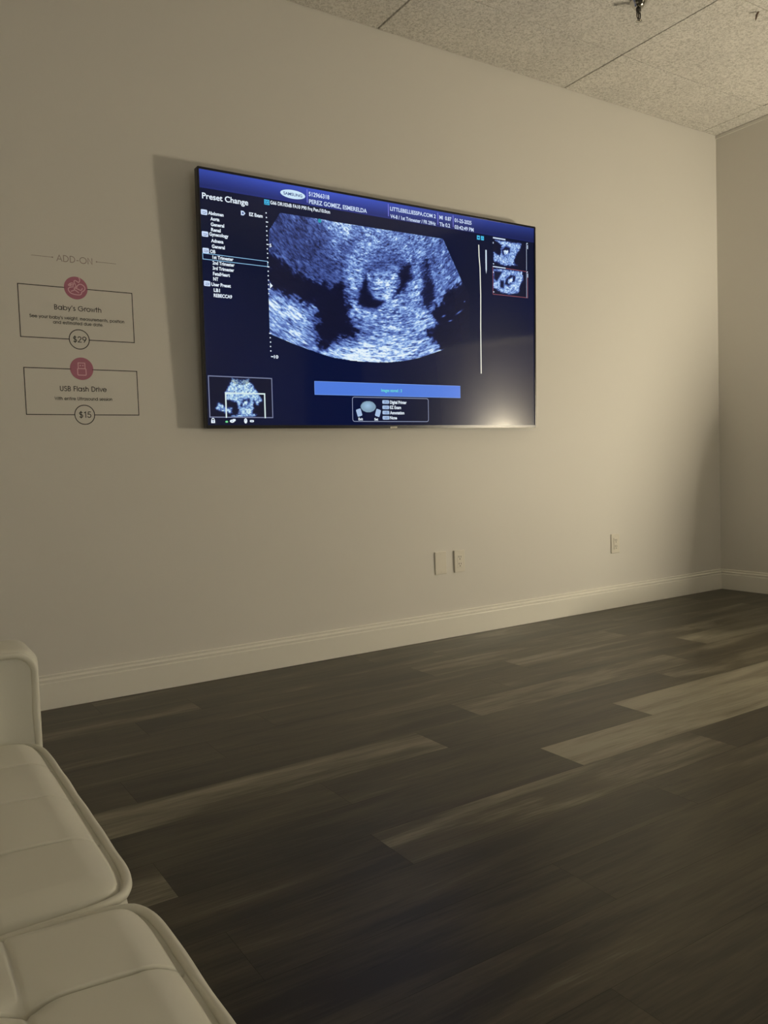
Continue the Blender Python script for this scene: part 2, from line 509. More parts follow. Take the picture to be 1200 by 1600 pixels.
# baseboards: extruded moulding profile (distance from wall, height)
PROF = [(0, 0), (0.0135, 0), (0.0135, 0.098), (0.0125, 0.1005), (0.0105, 0.1015), (0.0105, 0.1085), (0.0125, 0.1095), (0.0125, 0.113),
        (0.0085, 0.118), (0.0070, 0.1205), (0.0070, 0.1225), (0.0085, 0.1240), (0.0085, 0.1285), (0.0060, 0.1310), (0, 0.1310)]
def baseboard(name, a, b, inward):
    bm = bmesh.new()
    A, B, n = Vector(a), Vector(b), Vector(inward)
    r1 = [bm.verts.new(A + n * d + Vector((0, 0, z + .001))) for d, z in PROF]
    r2 = [bm.verts.new(B + n * d + Vector((0, 0, z + .001))) for d, z in PROF]
    k = len(PROF)
    for i in range(k):
        bm.faces.new((r1[i], r1[(i + 1) % k], r2[(i + 1) % k], r2[i]))
    bm.faces.new(r1); bm.faces.new(list(reversed(r2)))
    bmesh.ops.recalc_face_normals(bm, faces=bm.faces)
    return tag(finish(bm, name, trim_mat), kind='structure')
baseboard('baseboard_north', (X_W, 0, 0), (-0.0140, 0, 0), (0, -1, 0))
baseboard('baseboard_east', (0, -0.0005, 0), (0, Y_STEP, 0), (-1, 0, 0))
baseboard('baseboard_west', (X_W, -0.014, 0), (X_W, Y_S, 0), (1, 0, 0))

# ------------------------------------------------------------------ television
TV = empty('television', (-2.6085, -0.0755, 1.5855), (math.radians(1.691), 0, 0))
TV.scale = (1.0079, 1.0, 1.0079)
# the screen leans forward at the top: +z of the panel moves towards -y
tag(TV, 'large flat black television on the wall showing a blue ultrasound picture', 'television')
W2, H2 = 0.914, 0.5208
def rounded(x0, x1, z0, z1, r, n=4):
    P = []
    for cx, cz, a in ((x1 - r, z1 - r, 0), (x0 + r, z1 - r, 90), (x0 + r, z0 + r, 180), (x1 - r, z0 + r, 270)):
        P += arc(cx, cz, r, r, a, a + 90, n)
    return P

def build_tv():
    # bezel frame, front face at y=-0.004 .. back y=0.026
    bm = bmesh.new()
    out = rounded(-W2, W2, -H2, H2, 0.006, 3)
    inn = rounded(-W2 + .0085, W2 - .0085, -H2 + .0135, H2 - .0085, 0.001, 3)
    def ring(P, y): return [bm.verts.new((p[0], y, p[1])) for p in P]
    a, b, c, d = ring(out, 0.0255), ring(out, -0.0035), ring(inn, -0.0035), ring(inn, 0.004)
    n = len(out)
    for u, v in ((a, b), (b, c), (c, d)):
        for i in range(n):
            bm.faces.new((u[i], u[(i + 1) % n], v[(i + 1) % n], v[i]))
    bm.faces.new(a)
    bmesh.ops.recalc_face_normals(bm, faces=bm.faces)
    finish(bm, 'bezel', bezel_mat, TV)
    bm = bmesh.new()
    box(bm, -.62, .62, 0.0256, 0.045, -.42, .30, bevel=0.012)
    finish(bm, 'back_housing', black_plastic, TV)
    bm = bmesh.new()
    box(bm, -.30, .30, 0.0452, 0.0690, -.19, -.05, bevel=0.002)
    box(bm, -.30, -.26, 0.0452, 0.056, -.22, .24, bevel=0.002)
    box(bm, .26, .30, 0.0452, 0.056, -.22, .24, bevel=0.002)
    finish(bm, 'wall_bracket', dark_metal, TV)
    bm = bmesh.new()
    box(bm, -0.013, 0.025, -0.0046, 0.004, -H2 - .0035, -H2 + .0075, bevel=0.0012)
    tag(finish(bm, 'brand_badge', chrome, TV), 'small silver badge under the middle of the screen')
build_tv()

# display: glossy dark panel with its own weak blue back-light
panel_mat = material('display_panel', (0.0012, 0.0012, 0.0016, 1), 0.19, spec=0.55)
def panel_nodes():
    nt = panel_mat.node_tree; b = nt.nodes['Principled BSDF']
    tc = nt.nodes.new('ShaderNodeTexCoord')
    mp = nt.nodes.new('ShaderNodeMapping'); mp.inputs['Scale'].default_value = (1.1, 1, 1.6)
    n = nt.nodes.new('ShaderNodeTexNoise'); n.inputs['Scale'].default_value = 1.3; n.inputs['Detail'].default_value = 1
    cr = nt.nodes.new('ShaderNodeValToRGB')
    cr.color_ramp.elements[0].position = 0.35; cr.color_ramp.elements[0].color = rgb(4, 13, 42)
    cr.color_ramp.elements[1].position = 0.65; cr.color_ramp.elements[1].color = rgb(2, 13, 52)
    L = nt.links.new
    L(tc.outputs['Object'], mp.inputs[0]); L(mp.outputs[0], n.inputs['Vector']); L(n.outputs['Fac'], cr.inputs[0])
    L(cr.outputs[0], b.inputs['Emission Color']); b.inputs['Emission Strength'].default_value = 1.0
panel_nodes()
def screen_optics(m):
    """matte film with a vertically stretched highlight under a faint clear gloss"""
    nt = m.node_tree; b = nt.nodes['Principled BSDF']
    b.inputs['Roughness'].default_value = 0.29
    b.inputs['Specular IOR Level'].default_value = 0.085
    b.inputs['Anisotropic'].default_value = 0.75
    b.inputs['Coat Weight'].default_value = 0.65
    b.inputs['Coat Roughness'].default_value = 0.07
    cx = nt.nodes.new('ShaderNodeCombineXYZ'); cx.inputs[2].default_value = 1.0
    nt.links.new(cx.outputs[0], b.inputs['Tangent'])
screen_optics(panel_mat)
bm = bmesh.new()
SX0, SX1, SZ0, SZ1 = -W2 + .0086, W2 - .0086, -H2 + .0136, H2 - .0086
box(bm, SX0, SX1, 0.0005, 0.0035, SZ0, SZ1)
screen = finish(bm, 'screen', panel_mat, TV)

def lit(name, r, g, b, s=1.0):
    m = material(name, (0.001, 0.001, 0.0012, 1), 0.19, spec=0.55, emit=rgb(r, g, b), strength=s)
    screen_optics(m)
    return m
white_px = lit('pixels_white', 232, 244, 255)
soft_px = lit('pixels_pale', 205, 222, 248)
cyan_px = lit('pixels_cyan', 70, 190, 235)
mint_px = lit('pixels_mint', 110, 235, 215)
blue_px = lit('pixels_blue', 80, 124, 222)
grey_px = lit('pixels_grey', 120, 128, 160)
pale_blue_px = lit('pixels_outline', 140, 190, 230)
red_px = lit('pixels_red', 150, 84, 96)
green_px = lit('pixels_green', 120, 225, 150)
div_px = lit('pixels_divider', 112, 116, 215)
logo_px = lit('pixels_logo', 205, 232, 250)
logo_ink = lit('pixels_logo_ink', 40, 66, 130)
key_px = lit('pixels_key', 165, 190, 225)

def layer(name, bm, mat, label=None):
    o = finish(bm, name, mat, screen)
    if label: o['label'] = label
    return o
Y1, Y2, Y3, Y4 = 0.0000, -0.0004, -0.0008, -0.0012

# header bar: graded blue (drawn by the device), one mesh with a colour attribute
def field_mesh(name, x0, x1, z0, z1, nx, nz, fn, y, mask=None):
    xs = np.linspace(x0, x1, nx); zs = np.linspace(z0, z1, nz)
    X, Z = np.meshgrid(xs, zs)
    col = fn(X, Z)                                  # (nz, nx, 3) sRGB 0..255
    keep = mask(X, Z) if mask is not None else np.ones_like(X, bool)
    idx = np.arange(nx * nz).reshape(nz, nx)
    q = np.stack([idx[:-1, :-1], idx[:-1, 1:], idx[1:, 1:], idx[1:, :-1]], -1)
    k = keep[:-1, :-1] & keep[:-1, 1:] & keep[1:, 1:] & keep[1:, :-1]
    q = q[k]
    used = np.unique(q)
    remap = -np.ones(nx * nz, int); remap[used] = np.arange(len(used))
    q = remap[q]
    co = np.stack([X.ravel()[used], np.full(len(used), y), Z.ravel()[used]], -1)
    me = bpy.data.meshes.new(name)
    me.vertices.add(len(co)); me.vertices.foreach_set('co', co.ravel())
    me.loops.add(q.size); me.loops.foreach_set('vertex_index', q.ravel().astype(np.int32))
    me.polygons.add(len(q)); me.polygons.foreach_set('loop_start', np.arange(0, q.size, 4, dtype=np.int32))
    me.update(calc_edges=True)
    c = np.clip(col.reshape(-1, 3)[used] / 255.0, 0, 1)
    c = np.where(c <= 0.04045, c / 12.92, ((c + 0.055) / 1.055) ** 2.4)
    at = me.color_attributes.new('picture', 'FLOAT_COLOR', 'POINT')
    at.data.foreach_set('color', np.concatenate([c, np.ones((len(c), 1))], 1).ravel())
    me.materials.append(picture_mat)
    o = bpy.data.objects.new(name, me); C.objects.link(o); o.parent = screen
    return o
picture_mat = material('pixels_picture', (0.001, 0.001, 0.0012, 1), 0.19, spec=0.55, emit=(1, 1, 1, 1), strength=1.0)
def pic_nodes():
    nt = picture_mat.node_tree; a = nt.nodes.new('ShaderNodeAttribute'); a.attribute_name = 'picture'
    nt.links.new(a.outputs['Color'], nt.nodes['Principled BSDF'].inputs['Emission Color'])
pic_nodes()
screen_optics(picture_mat)

def header_col(X, Z):
    t = (Z - 0.440) / (SZ1 - 0.440)                 # 0 bottom .. 1 top
    u = (X + 0.9) / 1.8
    bright = 0.62 + 0.38 * np.clip(1 - np.abs(u - 0.32) / 0.75, 0, 1)
    base = np.stack([30 + 32 * t, 42 + 44 * t, 112 + 86 * t], -1) * bright[..., None]
    edge = np.clip(1 - np.abs(t - 0.03) / 0.05, 0, 1)[..., None]
    return base + edge * np.array([14, 16, 45])
o = field_mesh('header_bar', SX0, SX1, 0.440, SZ1, 60, 16, header_col, Y1)

# ultrasound picture --------------------------------------------------------------
def dist_poly(X, Z, poly):
    """signed distance (positive inside) to a polygon"""
    P = np.array(poly); n = len(P)
    d = np.full(X.shape, 1e9); inside = np.zeros(X.shape, bool)
    for i in range(n):
        a, b = P[i], P[(i + 1) % n]
        e = b - a
        wx, wz = X - a[0], Z - a[1]
        t = np.clip((wx * e[0] + wz * e[1]) / (e @ e + 1e-12), 0, 1)
        d = np.minimum(d, np.hypot(wx - e[0] * t, wz - e[1] * t))
        c = ((a[1] > Z) != (b[1] > Z)) & (X < (b[0] - a[0]) * (Z - a[1]) / (b[1] - a[1] + 1e-12) + a[0])
        inside ^= c
    return np.where(inside, d, -d)

def smooth_noise(shape_uv, U, V, fu, fv, seed, octaves=2):
    """value noise sampled at coordinates (U, V) with frequencies fu, fv"""
    r = np.random.default_rng(seed)
    out = np.zeros(U.shape); amp = 1.0; tot = 0
    for o_ in range(octaves):
        g = r.random((256, 256))
        x = U * fu * 2 ** o_ + 37.7 * o_ + 64; y = V * fv * 2 ** o_ + 11.3 * o_ + 64
        xi = np.floor(x).astype(int); yi = np.floor(y).astype(int)
        fx = x - xi; fy = y - yi
        fx = fx * fx * (3 - 2 * fx); fy = fy * fy * (3 - 2 * fy)
        a = g[yi % 256, xi % 256]; b = g[yi % 256, (xi + 1) % 256]
        c = g[(yi + 1) % 256, xi % 256]; d = g[(yi + 1) % 256, (xi + 1) % 256]
        out += amp * ((a * (1 - fx) + b * fx) * (1 - fy) + (c * (1 - fx) + d * fx) * fy)
        tot += amp; amp *= 0.55
    return out / tot

R_ = dict(
 outline=[(-0.5523, 0.3886), (-0.6055, 0.3102), (-0.6161, 0.1), (-0.6161, -0.1212), (-0.5104, -0.1557), (-0.3989, -0.1871), (-0.3124, -0.2066), (-0.2133, -0.2168), (-0.1109, -0.2194), (-0.0051, -0.215), (0.082, -0.2041), (0.1601, -0.1872), (0.2983, -0.1441), (0.60, -0.02), (0.4276, 0.1936), (0.3126, 0.3864)],
 dark_left=[(-0.6341, 0.2617), (-0.5543, 0.185), (-0.4915, 0.1594), (-0.3995, 0.1195), (-0.3137, 0.1026), (-0.2546, 0.1165), (-0.2363, 0.059), (-0.228, -0.0082), (-0.209, -0.0495), (-0.1899, -0.091), (-0.2007, -0.1174), (-0.2709, -0.1257), (-0.3111, -0.1575), (-0.3886, -0.1616), (-0.3788, 0.0139), (-0.4677, 0.0314), (-0.5582, 0.0642), (-0.6402, 0.0886)],
 sac_left=[(-0.1272, 0.1797), (-0.1436, 0.1353), (-0.1651, 0.0906), (-0.1765, 0.0384), (-0.1156, 0.0174), (-0.0739, 0.0249), (-0.0257, 0.0636), (-0.0833, 0.0675), (-0.1187, 0.1033), (-0.1208, 0.146)],
 sac_right=[(0.0466, 0.1927), (0.0744, 0.2307), (0.1129, 0.2436), (0.1204, 0.1779), (0.0888, 0.135), (0.0445, 0.0931), (0.0141, 0.0818), (0.0398, 0.1262), (0.0568, 0.1629)],
 cap=[(-0.1269, 0.1926), (-0.079, 0.2534), (0.0058, 0.2888), (0.0916, 0.2722), (0.1128, 0.2391), (0.0578, 0.2114), (-0.0175, 0.195), (-0.1014, 0.1823)],
 fetus=[(-0.1222, 0.1716), (-0.049, 0.1962), (0.0468, 0.2015), (0.0544, 0.1539), (0.0231, 0.0983), (-0.0415, 0.0649), (-0.0936, 0.0753), (-0.1214, 0.1202)],
 dark_band=[(0.2082, 0.285), (0.2305, 0.2695), (0.2351, 0.207), (0.2591, 0.1459), (0.2618, 0.1008), (0.2207, 0.034), (0.1849, 0.0583), (0.1792, 0.1118), (0.2006, 0.1766), (0.1901, 0.2204)],
 dark_right=[(0.478, 0.2204), (0.3735, 0.1609), (0.3204, 0.1423), (0.3078, 0.0863), (0.2553, 0.0548), (0.2205, 0.0249), (0.2714, -0.017), (0.2248, -0.0565), (0.196, -0.0765), (0.2526, -0.1051), (0.3157, -0.1524), (0.6395, -0.2335), (0.6442, 0.2284)],
 upper_left=[(-0.65, 0.42), (-0.3627, 0.4109), (-0.2583, 0.3505), (-0.3196, 0.2435), (-0.2519, 0.2176), (-0.2347, 0.1183), (-0.314, 0.0943), (-0.65, 0.2419)],
 gap=[(-0.2596, 0.3003), (-0.179, 0.3438), (-0.201, 0.2652), (-0.2323, 0.2113), (-0.2535, 0.1586), (-0.2728, 0.1735)],
 bright_top=[(-0.3914, 0.3988), (-0.2766, 0.398), (-0.1374, 0.3914), (-0.1984, 0.3666), (-0.2192, 0.3346), (-0.2974, 0.3455)],
 ring=[(-0.2314, 0.245), (-0.1396, 0.2977), (-0.1432, 0.1525), (-0.1869, 0.029), (-0.1061, -0.0165), (-0.1682, -0.0381), (-0.2358, 0.076)],
 low_mass=[(-0.2079, -0.0067), (-0.0208, 0.0421), (0.1105, 0.1237), (0.1882, 0.1126), (0.1848, -0.0681), (0.2173, -0.1572), (-0.0053, -0.2212), (-0.2134, -0.2211), (-0.2007, -0.1174)],
 bottom_arc=[(-0.271, -0.1299), (-0.1501, -0.1318), (-0.0039, -0.1591), (0.1274, -0.1436), (0.2867, -0.14), (0.16, -0.1917), (-0.0053, -0.2312), (-0.2134, -0.2311), (-0.3313, -0.1939)],
 bottom_streak=[(-0.181, -0.1421), (-0.1092, -0.1469), (-0.0041, -0.168), (-0.068, -0.1755), (-0.1508, -0.1621)],
 left_band=[(-0.64, 0.0646), (-0.5587, 0.0481), (-0.3931, 0.0127), (-0.3903, -0.0534), (-0.3982, -0.1621), (-0.2926, -0.199), (-0.4085, -0.1918), (-0.64, -0.1218)],
 left_streak=[(-0.6143, 0.0251), (-0.533, 0.0017), (-0.414, -0.055), (-0.4978, -0.0445), (-0.6165, -0.0113)],
 upper_right=[(0.2379, 0.369), (0.33, 0.3802), (0.4337, 0.1988), (0.3145, 0.1418), (0.269, 0.1831), (0.2476, 0.2713)],
 rstreak=[(0.2539, 0.308), (0.341, 0.3406), (0.3526, 0.3328), (0.265, 0.2867)],
)

def tint(v, coolness=1.0):
    """grey level 0..1 to the bluish look of the monitor (sRGB)"""
    v = np.clip(v, 0, 1.1)
    stops = np.array([0, .15, .35, .55, .75, 1.0, 1.1])
    r = np.interp(v, stops, [12, 26, 62, 98, 142, 210, 230])
    g = np.interp(v, stops, [15, 33, 80, 126, 178, 234, 244])
    b = np.interp(v, stops, [40, 74, 146, 196, 234, 252, 253])
    return np.stack([r, g, b], -1)

def ultra(X, Z):
    ax, az = -0.08, 0.75                                  # probe apex above the picture
    rr = np.hypot(X - ax, Z - az); th = np.arctan2(X - ax, az - Z)
    wob = (smooth_noise(None, X, Z, 38, 38, 3, 3) - 0.5)
    wob2 = (smooth_noise(None, th, rr, 45, 150, 5, 2) - 0.5)
    V = np.full(X.shape, 0.50)
    def put(key, val, soft=0.008, rag=0.012):
        d = dist_poly(X, Z, R_[key]) + wob * rag * 2 + wob2 * rag * 1.6
        m = 1 / (1 + np.exp(-np.clip(d / soft, -30, 30)))
        nonlocal V
        V = V * (1 - m) + val * m
    put('upper_left', 0.27, .022, .01)
    put('ring', 0.68, .018); put('gap', 0.30, .012)
    put('low_mass', 0.60, .022); put('upper_right', 0.40, .015)
    put('bright_top', 0.72, .014); put('rstreak', 0.62, .008)
    put('left_band', 0.58, .006); put('left_streak', 0.86, .010)
    put('bottom_arc', 0.78, .014); put('bottom_streak', 1.0, .010)
    put('dark_left', 0.16, .022, .020)
    put('dark_left', 0.02, .0055, .030)
    put('cap', 0.31, .014); put('fetus', 0.58, .008, .006)
    put('sac_left', 0.03, .004, .006); put('sac_right', 0.03, .005, .010)
    put('dark_band', 0.08, .006, .020); put('dark_right', 0.03, .0045, .020)
    # body details: brighter spine-like arc and limb dots
    for cx, cz, s, a in ((-.055, .15, .022, .25), (-.01, .13, .018, .3), (-.075, .11, .012, .25), (.02, .175, .016, .2), (-.03, .09, .013, .28),
                         (-.115, .165, .010, .3), (.045, .075, .03, .12), (.30, .24, .02, .15), (-.46, .32, .03, -.05), (-.29, .30, .02, .12)):
        V = V + a * np.exp(-((X - cx) ** 2 + (Z - cz) ** 2) / (s * s))
    # speckle: fine along depth, stretched along the arcs
    s1 = smooth_noise(None, th, rr, 70, 300, 21, 2)
    s2 = smooth_noise(None, th, rr, 18, 120, 22, 2)
    s3 = smooth_noise(None, X, Z, 12, 16, 23, 3)
    s4 = smooth_noise(None, th, rr, 36, 190, 24, 1)
    V = V * np.clip(-0.30 + 1.25 * s1 + 0.75 * s2 + 0.75 * s4, .05, 3) * (0.72 + 0.55 * s3)
    V = np.where(V > .5, .5 + (V - .5) * 1.15, V)
    # isolated echoes in the dark right part
    for cx, cz, rx, rz, an in ((.405, .045, .022, .0035, .55), (.44, .10, .005, .003, .5), (.35, .0, .012, .003, .3), (.31, .02, .012, .004, .4)):
        dx, dz = X - cx, Z - cz; c, s = math.cos(an), math.sin(an)
        V = V + .55 * np.exp(-(((dx * c + dz * s) / rx) ** 2 + ((-dx * s + dz * c) / rz) ** 2))
    return tint(V)

def mask_outline(X, Z): return dist_poly(X, Z, R_['outline']) > -0.001
field_mesh('ultrasound_picture', -0.6161, 0.47, -0.2205, 0.3890, 470, 300, ultra, Y1, mask_outline)

def thumb_field(fan, sac, inner, darks, seed, bias=0.72):
    def f(X, Z):
        n1 = smooth_noise(None, X, Z, 130, 190, seed, 3)
        n2 = smooth_noise(None, X, Z, 260, 300, seed + 1, 1)
        V = np.full(X.shape, 0.02)
        def put(poly, val, soft=.0022):
            nonlocal V
            d = dist_poly(X, Z, poly) + (n1 - .5) * .008
            m = 1 / (1 + np.exp(-np.clip(d / soft, -30, 30)))
            V = V * (1 - m) + val * m
        for p in fan: put(p, bias)
        for p in darks: put(p, .05)
        put(sac, .02); put(inner, 1.0)
        return tint(V * (.30 + 1.45 * n1 + .5 * (n2 - .5)))
    return f
field_mesh('saved_image_thumbnail', .6262, .8500, .294, .430, 110, 70, thumb_field(
    [[(0.6403, 0.4212), (0.8156, 0.4216), (0.8083, 0.3971), (0.7722, 0.3511), (0.7613, 0.3186), (0.7862, 0.3134), (0.7084, 0.3026), (0.6324, 0.3151), (0.6294, 0.361), (0.674, 0.3454), (0.6849, 0.4034)]],
    [(0.7093, 0.3986), (0.7408, 0.3945), (0.737, 0.3681), (0.7018, 0.3485), (0.688, 0.3573), (0.6847, 0.3776)],
    [(0.6986, 0.374), (0.7301, 0.3829), (0.7264, 0.3617), (0.7019, 0.3537)], [], 71), Y1)
field_mesh('saved_image_thumbnail', .6252, .8560, .1545, .284, 110, 66, thumb_field(
    [[(0.6286, 0.2787), (0.8218, 0.2829), (0.8288, 0.2413), (0.807, 0.2181), (0.7995, 0.1752), (0.7353, 0.1617), (0.6862, 0.1652), (0.6276, 0.1859)]],
    [(0.7432, 0.2592), (0.7751, 0.2571), (0.7713, 0.2305), (0.7286, 0.2029), (0.7041, 0.2085), (0.7113, 0.2352)],
    [(0.7218, 0.231), (0.7572, 0.2475), (0.757, 0.2239), (0.7286, 0.2108)],
    [[(0.6319, 0.2688), (0.6872, 0.2692), (0.652, 0.2192), (0.6315, 0.2275)], [(0.6729, 0.2263), (0.6972, 0.2235), (0.6969, 0.187), (0.6725, 0.19)]], 75), Y1)
OV = thumb_field(
    [[(-0.7918, -0.3144), (-0.7547, -0.3219), (-0.7186, -0.3138), (-0.7156, -0.3304), (-0.7067, -0.3351), (-0.6824, -0.368), (-0.6634, -0.4029), (-0.6842, -0.4217), (-0.6999, -0.4018), (-0.7013, -0.4421), (-0.7128, -0.459), (-0.6911, -0.4639), (-0.7277, -0.4725), (-0.785, -0.4728), (-0.7991, -0.4696), (-0.7705, -0.4627), (-0.7662, -0.4428), (-0.7757, -0.4097), (-0.8177, -0.4005), (-0.8255, -0.3744), (-0.8012, -0.3328)],
     [(-.8677, -.4373), (-.8549, -.4169), (-.8224, -.4335), (-.7979, -.4365), (-.7986, -.4563), (-.8302, -.4536)]],
    [(-0.7468, -0.3993), (-0.7178, -0.3955), (-0.7147, -0.4088), (-0.7334, -0.4291), (-0.7551, -0.4327), (-0.762, -0.4261)],
    [(-0.7508, -0.4127), (-0.7325, -0.4024), (-0.7237, -0.4089), (-0.7333, -0.4241), (-0.7477, -0.4259)], [], 81, .80)
def overview(X, Z):
    c = OV(X, Z)
    r = np.hypot(X + .755, Z + .262)
    bands = ((np.sin((r - .05) * 1300) > .1) & (r < .078) & (c[..., 2] > 60))
    c = np.where(bands[..., None], np.array([14, 20, 45]), c)
    g = c.copy(); g[..., 0] = c[..., 0] * .97; g[..., 1] = c[..., 1] * 1.0; g[..., 2] = c[..., 2] * .96
    return g
field_mesh('overview_thumbnail', -.893, -.616, -.4735, -.309, 150, 92, overview, Y1)

# writing on the screen
TXT = [
    ('title', 'Preset Change', -0.8947, -0.6962, 0.3986, 0.0237),
    ('h', '512966318', -0.4125, -0.3108, 0.4797, 0.0183), ('h', 'PEREZ GOMEZ, ESMERELDA', -0.4119, -0.1180, 0.4481, 0.0186),
    ('h', 'LITTLEBELLIESSPA.COM 2', 0.0088, 0.2694, 0.4779, 0.0176), ('h', 'V4-8 / 1st Trimester / FR 29Hz', 0.0091, 0.2688, 0.4443, 0.0170),
    ('h', 'MI  0.87', 0.2919, 0.3638, 0.4773, 0.0181), ('h', 'TIs 0.2', 0.2913, 0.3555, 0.4453, 0.0181),
    ('h', '01-25-2025', 0.3833, 0.4885, 0.4762, 0.0183), ('h', '03:42:49 PM', 0.3829, 0.5015, 0.4441, 0.0184),
    ('p', 'G66 DR103dB FA10 P90 Frq Pen./10.0cm', -0.5958, -0.3089, 0.4190, 0.0149),
    ('m', 'Abdomen', -0.8715, -0.8061, 0.3382, 0.0137), ('m', 'Aorta', -0.8628, -0.8247, 0.3170, 0.0137), ('m', 'General', -0.8623, -0.8050, 0.2948, 0.0137),
    ('m', 'Renal', -0.8617, -0.8209, 0.2737, 0.0138), ('m', 'Gynecology', -0.8700, -0.7884, 0.2555, 0.0137), ('m', 'Adnexa', -0.8631, -0.8106, 0.2303, 0.0137),
    ('m', 'General', -0.8609, -0.8054, 0.2079, 0.0138), ('m', 'OB', -0.8693, -0.8465, 0.1868, 0.0137), ('m', '1st Trimester', -0.8596, -0.7699, 0.1649, 0.0138),
    ('m', '2nd Trimester', -0.8604, -0.7657, 0.1425, 0.0139), ('m', '3rd Trimester', -0.8606, -0.7681, 0.1213, 0.0139), ('m', 'FetalHeart', -0.8601, -0.7874, 0.0991, 0.0139),
    ('m', 'NT', -0.8598, -0.8379, 0.0783, 0.0138), ('m', 'User Preset', -0.8685, -0.7847, 0.0561, 0.0139), ('m', 'LB1', -0.8593, -0.8327, 0.0336, 0.0139),
    ('m', 'REBECCA9', -0.8601, -0.7810, 0.0124, 0.0139), ('m', 'EZ Exam', -0.6934, -0.6328, 0.3575, 0.0141),
    ('n', 'Images stored : 3', -0.0583, 0.0563, -0.3523, 0.0143),
    ('b', 'Exit', -0.1854, -0.1618, -0.4848, 0.0117), ('b', 'Set', -0.0993, -0.0786, -0.4852, 0.0118),
    ('b', 'Digital Printer', -0.0114, 0.0830, -0.4071, 0.0150), ('b', 'EZ Exam', -0.0119, 0.0506, -0.4312, 0.0150),
    ('b', 'Annotation', -0.0125, 0.0684, -0.4560, 0.0150), ('b', 'None', -0.0130, 0.0267, -0.4796, 0.0149)]
for key, name, mat, bold, yy in (('title', 'page_title', white_px, .018, Y1), ('h', 'header_writing', soft_px, .022, Y2), ('p', 'setting_line', white_px, .022, Y1),
                                 ('m', 'preset_name', white_px, .032, Y1), ('n', 'notice_writing', mint_px, .012, Y2), ('b', 'button_writing', white_px, .03, Y2)):
    for k, s, x0, x1, z, h in TXT:
        if k != key: continue
        bm = bmesh.new(); text_into(bm, s, x0, x1, z, h, yy, bold)
        layer(name, bm, mat)

# header dividers
for x in (-0.4203, -0.0012, 0.2821, 0.3745):
    bm = bmesh.new(); rect(bm, x - .0022, x + .0022, 0.450, 0.5055, Y2)
    layer('header_divider', bm, div_px)
# maker's oval
bm = bmesh.new(); ellipse(bm, -0.489, 0.4742, 0.059, 0.0182, Y2)
layer('logo_oval', bm, logo_px)
bm = bmesh.new(); text_into(bm, 'SAMSUNG', -0.534, -0.444, 0.4680, 0.0125, Y3, .02)
layer('logo_writing', bm, logo_ink)
# mode tag
teal_px = lit('pixels_teal', 24, 78, 130)
for x0, x1, z0, z1 in ((-.6235, -.5995, .4135, .4345), (.5228, .5415, .4100, .4300), (.5480, .5672, .4100, .4300)):
    bm = bmesh.new(); rect(bm, x0, x1, z0, z1, Y1); layer('mode_tag', bm, cyan_px)
bm = bmesh.new(); text_into(bm, '2D', -.6215, -.6015, .4163, .0150, Y2, .02); layer('mode_tag_writing', bm, teal_px)
bm = bmesh.new(); rect(bm, .527, .5375, .4165, .4235, Y2); layer('mode_tag_mark', bm, teal_px)
bm = bmesh.new(); ribbon(bm, [(.552, .4165), (.5575, .4235), (.563, .4165)], .0022, Y2); layer('mode_tag_mark', bm, teal_px)
for x, z in ((-0.8887, 0.3447), (-0.8879, 0.2589), (-0.8871, 0.1937), (-0.8864, 0.0635)):
    bm = bmesh.new(); quad(bm, rounded(x - .0135, x + .0135, z - .0105, z + .0105, .004), Y1); layer('folder_icon', bm, soft_px)
    bm = bmesh.new(); rect(bm, x - .008, x + .008, z + .0005, z + .0022, Y2); ribbon(bm, [(x - .008, z - .0045), (x + .003, z - .0055), (x + .009, z - .001)], .0018, Y2)
    layer('folder_icon_mark', bm, logo_ink)
bm = bmesh.new(); quad(bm, [(-.7300, .3733), (-.7185, .3733), (-.7100, .3640), (-.7185, .3550), (-.7300, .3550)], Y1); layer('arrow_icon', bm, soft_px)
bm = bmesh.new(); rect(bm, -.7250, -.7180, .3600, .3680, Y2); layer('arrow_icon_mark', bm, logo_ink)
# highlight box round the chosen preset
bm = bmesh.new(); ribbon(bm, [(-0.9007, 0.1826), (-0.6162, 0.1800), (-0.6162, 0.1585), (-0.9007, 0.1593)], .0026, Y1, closed=True)
layer('highlight_box', bm, pale_blue_px)
# depth scale
z = 0.3793; i = 0
while z > -0.2:
    if not (-.115 < z < .04):
        bm = bmesh.new()
        x = -.6165 + .0006 * (i % 2) + (.3793 - z) * .004
        if i % 5 == 2: quad(bm, [(-.6190, z - .0020), (-.6085, z - .0020), (-.6085, z + .0020), (-.6190, z + .0020)], Y2)
        else: ellipse(bm, x, z, .0030, .0030, Y2, 10)
        layer('depth_tick', bm, white_px)
    z -= 0.01845; i += 1
bm = bmesh.new(); rect(bm, -.6135, -.6025, -.2185, -.2145, Y2); layer('depth_tick', bm, white_px)
bm = bmesh.new(); quad(bm, [(-0.6085, 0.093), (-0.5955, 0.0812), (-0.6085, 0.0690)], Y2); layer('focus_arrow', bm, white_px)
bm = bmesh.new(); text_into(bm, '5', -0.6060, -0.5963, 0.2412, 0.0138, Y2, .03)
layer('depth_figure', bm, white_px)
bm = bmesh.new(); text_into(bm, '10', -0.5998, -0.5793, -0.2230, 0.0138, Y2, .03)
layer('depth_figure', bm, white_px)
# probe marker at the top of the picture
bm = bmesh.new(); ellipse(bm, -.362, .3815, .0085, .0090, Y2, 14)
layer('probe_marker', bm, lit('pixels_marker', 40, 150, 170))
